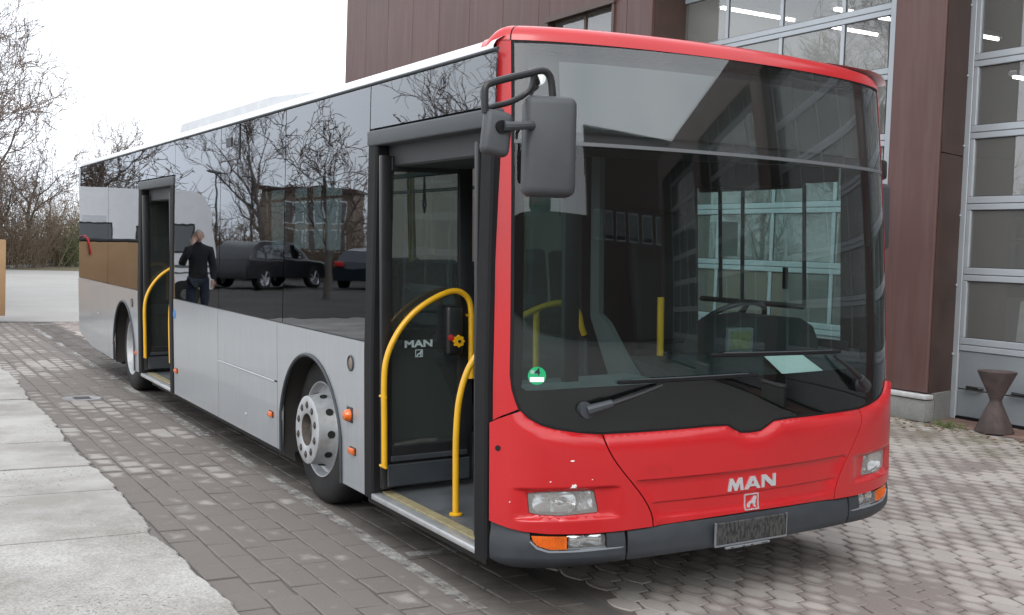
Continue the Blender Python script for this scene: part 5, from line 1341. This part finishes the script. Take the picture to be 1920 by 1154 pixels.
# ---- wheels (stand upright on the ground while the body kneels)
def wheel(yc, xo, sgn, conv):
    """xo = outer face x of the tyre, sgn=+1 when the inside of the bus lies towards +x"""
    X = lambda d: xo+sgn*d
    zc = .472
    def wl(b, prof, n=48): b.lathe([(X(d), r) for d, r in prof], (0, yc, zc), 'x', n); return b
    b = MB(); wl(b, [(.035, .288), (.012, .300), (.004, .33), (.0, .375), (.006, .42), (.022, .452), (.05, .472), (.09, .4735), (.22, .4735), (.255, .46), (.275, .42), (.275, .34), (.25, .29)], 56)
    t = b.build('wheel', TYRE, bus); t.matrix_parent_inverse = BUSI
    b = MB()
    if conv:
        wl(b, [(-.086, .102), (-.090, .108), (-.090, .203), (-.084, .214), (-.060, .2165), (.02, .232), (.055, .250), (.065, .268), (.055, .282), (.02, .290), (.006, .297), (.004, .303), (.012, .305), (.03, .298)])
    else:
        wl(b, [(.012, .305), (.004, .303), (.006, .297), (.02, .287), (.10, .279), (.155, .262), (.165, .235), (.165, .11)])
    rm = b.build('rim', RIM, t)
    b = MB()
    if conv: wl(b, [(-.086, .103), (-.03, .098), (-.02, .06), (-.045, .055), (-.05, .0005)], 28)
    else: wl(b, [(.165, .112), (.07, .105), (.05, .085), (.045, .0005)], 28)
    b.build('hub', HUB, t)
    rr, dx = (.157, -.0905) if conv else (.168, .164)
    for k in range(10):
        a = 6.28318*(k+.5)/10; y, z = yc+rr*math.cos(a), zc+rr*math.sin(a)
        b = MB()
        if conv:
            b.lathe([(X(dx), .0245), (X(dx-.0008), .0005)], (0, y, z), 'x', 14); o = b.build('nut_recess', GASKET, t)
            b = MB(); b.lathe([(X(dx-.0004), .0125), (X(dx-.008), .012), (X(dx-.010), .0005)], (0, y, z), 'x', 6); b.build('wheel_nut', HUB, t)
        else:
            b.lathe([(X(dx), .017), (X(dx-.03), .015), (X(dx-.032), .0005)], (0, y, z), 'x', 6); b.build('wheel_nut', HUB, t)
        if k < 10:
            a2 = 6.28318*k/10; rh = .2265 if conv else .222; dh = -.008 if conv else .163
            y, z = yc+rh*math.cos(a2), zc+rh*math.sin(a2); b = MB(); c = Vector((X(dh), y, z))
            nv = Vector((-sgn*.18, math.cos(a2), math.sin(a2))).normalized() if conv else Vector((-sgn, 0, 0))
            b.tube([c-nv*.004, c+nv*.0035], .024 if conv else .021, 14); b.build('vent_hole', DARKHOLE, t)
    return t
wheel(2.7403, .095, 1, True); wheel(8.6153, .095, 1, False); wheel(2.7403, 2.405, -1, True); wheel(8.6153, 2.405, -1, False)
for q in (2.7403, 8.6153):
    ax_ = MB().tube([(.2, q, .46), (2.3, q, .46)], .06, 10).build('axle', UNDER, bus); ax_.matrix_parent_inverse = BUSI

# sheet of paper lying on the dashboard
def todo(p): return BUSM @ Vector(p)
b = MB(); pts = [(1.52, .235, 1.082), (1.80, .30, 1.098), (1.735, .60, 1.108), (1.455, .53, 1.098)]
pts = [(1.583, .14, 1.059), (1.854, .14, 1.065), (1.897, .36, 1.135), (1.646, .36, 1.133)]
b.prism([todo(p) for p in pts], (0, 0, .002)); b.build('paper_sheet', PAPER, None, label='pale green sheet of paper lying behind the windscreen of the bus', cat='paper')
# ------------------------------------------------------------------ other things in the yard (left of the picture; most show only in the bus windows)
cr_ = empty('cardboard_crate', (-1.55, 19.2, 0), label='large brown cardboard crate at the far left edge of the picture', cat='crate')
b = MB(); b.box(-1.35, 1.37, -.6, .6, .14, 1.53, .012, 2); b.build('box', CARD, cr_)
b = MB()
for x in (-1.2, 0, 1.2): b.box(x-.07, x+.07, -.6, .6, .0, .135, .004)
b.build('pallet', mat('pallet_wood', (0.30, 0.22, 0.14), .8, var=.3, vs=12), cr_)
b = MB(); b.box(-1.0, -.75, -.606, -.601, 1.25, 1.45); b.build('paper_label', PAPER, cr_)
b = MB(); b.box(-.1, .3, -.606, -.601, .72, .76).box(-.02, .22, -.606, -.601, .60, .64).box(.05, .12, -.606, -.601, .48, .6); b.build('print', INT_DARK, cr_)
REDS = mat('red_strap', (0.55, .02, .02), .5)
for x in (-.95, .25, .9):
    b = MB(); b.tube(curve([(x-.03, -.615, 1.30), (x, -.615, 1.52), (x+.03, -.4, 1.63), (x+.02, .2, 1.62), (x, .6, 1.54)]), .022, 6); b.build('strap', REDS, cr_)
b = MB(); b.box(-1.25, 1.25, -.5, .5, 1.532, 1.60, .02); b.build('dark_wrap', INT_DARK, cr_)

# white camper behind the crate
cv = empty('white_camper', (-2.75, 23.6, 0), label='white camper standing behind the cardboard crate, mirrored in the rear windows', cat='camper')
b = MB(); P_ = [(-2.0, .45), (1.95, .45), (2.02, 1.2), (1.90, 2.25), (1.72, 2.62), (1.45, 2.72), (-1.85, 2.72), (-2.05, 2.5)]
b.prism([(-x, -1.05, z) for x, z in P_], (0, 2.1, 0)); b.build('body', mat('camper_white', (0.80, 0.81, 0.82), .35, var=.05), cv, sharp=25)
for x0, x1, z0, z1 in ((.3, 1.1, 1.35, 1.95), (-.6, -.2, 1.45, 1.9), (-1.5, -1.0, 1.3, 1.95)):
    b = MB(); b.box(x0, x1, -1.062, -1.045, z0, z1, .005); w_ = b.build('window', INT_DARK, cv)
    b = MB(); b.box(x0+.04, x1-.04, -1.068, -1.063, z0+.04, z1-.04); b.build('pane', INT_GREY, w_)
b = MB(); b.box(.45, .95, -1.06, -1.05, .55, 2.1, .004); b.build('door', WHITE, cv)
for x in (-1.3, 1.2):
    b = MB(); b.lathe([(-1.08, .12), (-1.09, .2), (-1.08, .31), (-1.04, .34), (-.85, .34)], (x, 0, .34), 'y', 24); b.build('wheel', TYRE, cv)
b = MB(); b.box(-1.9, 1.9, -1.056, -1.046, .95, 1.02).box(-1.9, 1.9, -1.056, -1.046, .82, .86); b.build('stripe', INT_GREY, cv)

# parked cars
def car(name, loc, rz, body, label, kind='suv', L=4.4, group='cars parked across the yard'):
    e = empty(name, loc, rz, label=label, cat='car', group=group); w = .90
    if kind == 'suv':
        low_ = [(-2.2, .35), (-2.22, .75), (-2.15, .98), (-.9, 1.02), (.95, 1.0), (1.75, .90), (2.12, .78), (2.2, .55), (2.15, .32)]
        cab = [(-2.05, .96), (-1.75, 1.36), (-1.35, 1.56), (-.2, 1.60), (.35, 1.52), (1.05, .99)]
    else:
        low_ = [(-2.1, .32), (-2.12, .72), (-2.0, .92), (-.9, .95), (.9, .93), (1.75, .82), (2.1, .66), (2.12, .32)]
        cab = [(-1.85, .92), (-1.3, 1.33), (-.5, 1.42), (.15, 1.36), (.95, .93)]
    def loft(poly, inset, name_, m, par, z_in=0.0):
        V, F = [], []; n = len(poly); cols = [(-1, inset), (-.94, 0.0), (.94, 0.0), (1, inset)]
        for k, (t, i_) in enumerate(cols):
            for x, z in poly:
                f = max(0.0, (z-z_in))*.22; V.append((x*(1-i_*.02), t*(w-f) if abs(t) == 1 else t*(w-f)+0, z-(i_*.06 if z > .5 else -i_*.03)))
        for k in range(3):
            for j in range(n): F.append((k*n+j, k*n+(j+1) % n, (k+1)*n+(j+1) % n, (k+1)*n+j))
        F += [tuple(range(n))[::-1], tuple(3*n+j for j in range(n))]
        return mesh_obj(name_, V, F, m, par, sharp=30)
    loft(low_, 1.0, 'body', body, e, 9); loft(cab, 1.0, 'cabin', body, e, .95)
    cx = [p[0] for p in cab]
    for s_ in (-1, 1):
        b = MB(); pl_ = [(cab[0][0]+.25, 1.03), (cab[1][0]+.18, 1.30), (cab[2][0]+.15, 1.46 if kind == 'suv' else 1.28), (cab[-2][0]-.1, 1.44 if kind == 'suv' else 1.27), (cab[-1][0]-.25, 1.03)]
        b.prism([(x, s_*(w-(z-.95)*.22+.003), z) for x, z in pl_], (0, s_*.004, 0)); b.build('side_window', SIDE_GLASS, e)
        for x in (-1.38, 1.35):
            b = MB(); b.lathe([(s_*(w-.22), .33), (s_*(w-.02), .33), (s_*(w+.005), .30), (s_*(w+.008), .22)], (x, 0, .335), 'y', 28); wh = b.build('wheel', TYRE, e)
            b = MB(); b.lathe([(s_*(w+.008), .22), (s_*(w-.02), .20), (s_*(w-.03), .06)], (x, 0, .335), 'y', 24)
            for k in range(5): a = 1.2566*k; b.tube([(x, s_*(w-.005), .335), (x+.2*math.cos(a), s_*(w-.005), .335+.2*math.sin(a))], .025, 6)
            b.build('rim', ALU, wh)
        b = MB(); b.obox((2.02 if kind == 'suv' else 1.95, s_*.62, .74), (.28, .38, .12), (0, .25, -s_*.3), .02, 2); b.build('headlight', CHROME, e)
        b = MB(); b.obox((-2.12, s_*.65, .85), (.10, .35, .16), (0, 0, 0), .02, 2); b.build('tail_light', REDS, e)
    b = MB(); b.prism([(cab[-2][0]+.06, -.68, 1.46 if kind == 'suv' else 1.32), (cab[-2][0]+.06, .68, 1.46 if kind == 'suv' else 1.32), (cab[-1][0]+.02, .78, 1.03), (cab[-1][0]+.02, -.78, 1.03)], (.006, 0, .006)); b.build('windscreen', SIDE_GLASS, e)
    return e
DCAR = mat('dark_car_paint', (0.008, 0.009, 0.011), .35, coat=.25, var=.1)
BCAR = mat('blue_black_car_paint', (0.009, 0.015, 0.025), .35, coat=.25, var=.1)
WCAR = mat('white_car_paint', (0.62, .63, .64), .3, coat=.5, var=.05)
car('parked_car', (-9.75, 34.2, 0), math.atan2(1.8, -2.75), DCAR, 'black crossover car mirrored in the middle side windows')
car('parked_car', (-13.6, 33.6, 0), math.atan2(1.2, -1.2), BCAR, 'dark blue car mirrored beside the rear post of the front door', 'sedan')
car('parked_car', (-6.6, 35.6, 0), math.atan2(-1.5, -1.0), WCAR, 'white car mirrored beside the standing man', 'sedan')

# lamp posts
def lamp(loc, h, label, arms):
    e = empty('street_lamp', loc, label=label, cat='street lamp', group='lamp posts across the yard')
    b = MB(); b.tube([(0, 0, 0), (0, 0, h*.5), (0, 0, h)], [.07, .055, .04], 10); b.build('post', DGREY, e)
    for a in arms:
        b = MB(); b.tube([(0, 0, h-.05), (a[0]*.5, a[1]*.5, h+.06), (a[0], a[1], h+.05)], .025, 8); b.build('bracket', DGREY, e)
        b = MB(); b.obox((a[0]*1.2, a[1]*1.2, h+.05), (.40, .20, .08), (0, 0, math.atan2(a[1], a[0])), .03, 2); b.build('lamp_head', INT_GREY, e)
lamp((-11.6, 42.6, 0), 4.15, 'lamp post with flat head mirrored in the middle side windows', ((.22, -.12),))
lamp((-10.3, 43.2, 0), 4.3, 'lamp post with three spotlights mirrored beside the standing man', ((.22, -.12), (-.22, .08), (.1, .2)))

# house across the yard with white window frames
hs_ = empty('house_across', (-21.0, 62.0, 0), R(30), label='brown house with white framed windows mirrored in the side windows', cat='house')
b = MB(); b.box(-2.6, 3.0, 0, 5, 0, 4.6); b.build('wall', mat('house_render', (0.22, .17, .13), .85, var=.15, vs=1.5), hs_)
b = MB(); b.box(-2.8, 3.2, -.3, 5.2, 4.6, 4.8); b.build('roof', CLAD_DARK, hs_)
for x in (-2.2, -.9, .4):
    for z in (.9, 2.6):
        b = MB(); b.box(x, x+1.2, -.05, .03, z, z+1.4); w_ = b.build('window', WHITE, hs_)
        for q in ((x+.08, x+.56), (x+.64, x+1.12)):
            b = MB(); b.box(q[0], q[1], -.062, -.051, z+.08, z+1.32); b.build('pane', INT_GREY, w_)

# man standing by the crate (seen mirrored in the side windows)
JACKET = mat('dark_jacket', (0.007, .008, .011), .9, var=.3, vs=14); JEANS = mat('dark_jeans', (0.012, .018, .034), .85, var=.3, vs=20)
SKIN = mat('skin', (0.48, .29, .22), .55, var=.08); HAIR = mat('short_grey_hair', (0.30, .28, .26), .8); SHOE = mat('black_shoe', (0.015, .014, .013), .5)
def skin_obj(name, verts, edges, radii, m, parent, root=0, sub=2):
    me = bpy.data.meshes.new(name); me.from_pydata(verts, edges, []); o = bpy.data.objects.new(name, me); link(o, parent); me.materials.append(m)
    md = o.modifiers.new('skin', 'SKIN'); md.use_smooth_shade = True
    for i, r in enumerate(radii):
        sv = me.skin_vertices[0].data[i]; sv.radius = r if isinstance(r, tuple) else (r, r); sv.use_root = (i == root)
    s2 = o.modifiers.new('sub', 'SUBSURF'); s2.levels = sub; s2.render_levels = sub
    return o
pe = empty('person', (-2.85, 16.6, 0), R(15), label='man in a dark jacket and jeans beside the crate, hand raised to his face', cat='person')
# facing -y; left/right legs, torso, arms
V = [(0, 0, .96), (0, .0, 1.12), (0, -.01, 1.30), (0, -.01, 1.46), (0, -.02, 1.53), (0, -.03, 1.60),
     (.10, 0, .90), (.12, -.02, .50), (.13, .02, .10), (-.10, 0, .90), (-.12, -.02, .50), (-.13, .02, .10),
     (.19, 0, 1.43), (.29, -.02, 1.17), (.20, -.28, 1.32), (.10, -.25, 1.52), (-.19, 0, 1.43), (-.27, .0, 1.16), (-.26, -.10, .92)]
E_ = [(0, 1), (1, 2), (2, 3), (3, 4), (4, 5), (0, 6), (6, 7), (7, 8), (0, 9), (9, 10), (10, 11), (3, 12), (12, 13), (13, 14), (14, 15), (3, 16), (16, 17), (17, 18)]
Rr = [(.18, .13), (.18, .125), (.20, .135), (.16, .11), .062, .055, .10, .072, .055, .10, .072, .055, .085, .066, .052, .036, .085, .066, .04]
body = skin_obj('body', V, E_, Rr, JACKET, pe)
Vt = [(0, .0, .94), (.10, 0, .86), (.12, -.02, .50), (.13, .02, .09), (-.10, 0, .86), (-.12, -.02, .50), (-.13, .02, .09)]
skin_obj('trousers', Vt, [(0, 1), (1, 2), (2, 3), (0, 4), (4, 5), (5, 6)], [(.175, .13), .112, .084, .066, .112, .084, .066], JEANS, pe)
def blob(name, c, rad, m, parent, n=18, shape=None):
    b = MB(); bmesh.ops.create_uvsphere(b.bm, u_segments=n, v_segments=n//2+2, radius=1.0)
    for v in b.bm.verts:
        q = v.co.copy()
        if shape: q = shape(q)
        v.co = Vector((c[0]+q.x*rad[0], c[1]+q.y*rad[1], c[2]+q.z*rad[2]))
    return b.build(name, m, parent, 60)
def headshape(q):
    if q.z < -.1: q.x *= 1-.28*(-q.z); q.y *= 1-.12*(-q.z)
    if q.y < -.75 and abs(q.x) < .22 and -.35 < q.z < .15: q.y -= .16
    return q
hd_ = blob('head', (0, -.045, 1.685), (.078, .098, .118), SKIN, pe, 24, headshape)
for s_ in (-1, 1):
    blob('ear', (s_*.080, -.03, 1.685), (.012, .022, .034), SKIN, hd_, 10)
    blob('eye', (s_*.030, -.132, 1.70), (.012, .008, .008), DARKHOLE, hd_, 8)
b = MB(); b.tube([(-.025, -.130, 1.635), (.025, -.130, 1.635)], .005, 6); b.build('mouth', REDS, hd_)
def hairshape(q):
    if q.z < -.1: q.z = -.1
    if q.y < -.3 and q.z < .45: q.z = .45
    return q
blob('hair', (0, -.038, 1.695), (.083, .100, .116), HAIR, hd_, 20, hairshape)
for s_, wr, fw in ((1, Vector((.10, -.25, 1.53)), Vector((-.35, .25, .9))), (-1, Vector((-.26, -.11, .90)), Vector((.05, -.25, -1)))):
    fw.normalize(); sd_ = fw.cross(Vector((0, 1, 0.3))).normalized(); up_ = sd_.cross(fw)
    V = [wr-fw*.02, wr+fw*.04, wr+fw*.085]; E_ = [(0, 1), (1, 2)]; Rr = [(.026, .020), (.040, .018), (.040, .016)]
    for k, (o_, l_) in enumerate(((-.030, .065), (-.010, .078), (.010, .074), (.029, .058))):
        i = len(V); V += [wr+fw*.095+sd_*o_, wr+fw*(.095+l_*.55)+sd_*o_*1.05+up_*.006, wr+fw*(.095+l_*.9)+sd_*o_+up_*.026]; E_ += [(2, i), (i, i+1), (i+1, i+2)]; Rr += [.0095, .0085, .0075]
    i = len(V); V += [wr+fw*.045+sd_*-.045, wr+fw*.085+sd_*-.062+up_*.014]; E_ += [(1, i), (i, i+1)]; Rr += [.011, .009]
    skin_obj('hand', [tuple(v) for v in V], E_, Rr, SKIN, pe, 0, 1)
for s_ in (-1, 1):
    b = MB(); b.box(s_*.13-.048, s_*.13+.048, -.17, .10, .0, .085, .03, 3); b.build('shoe', SHOE, pe)
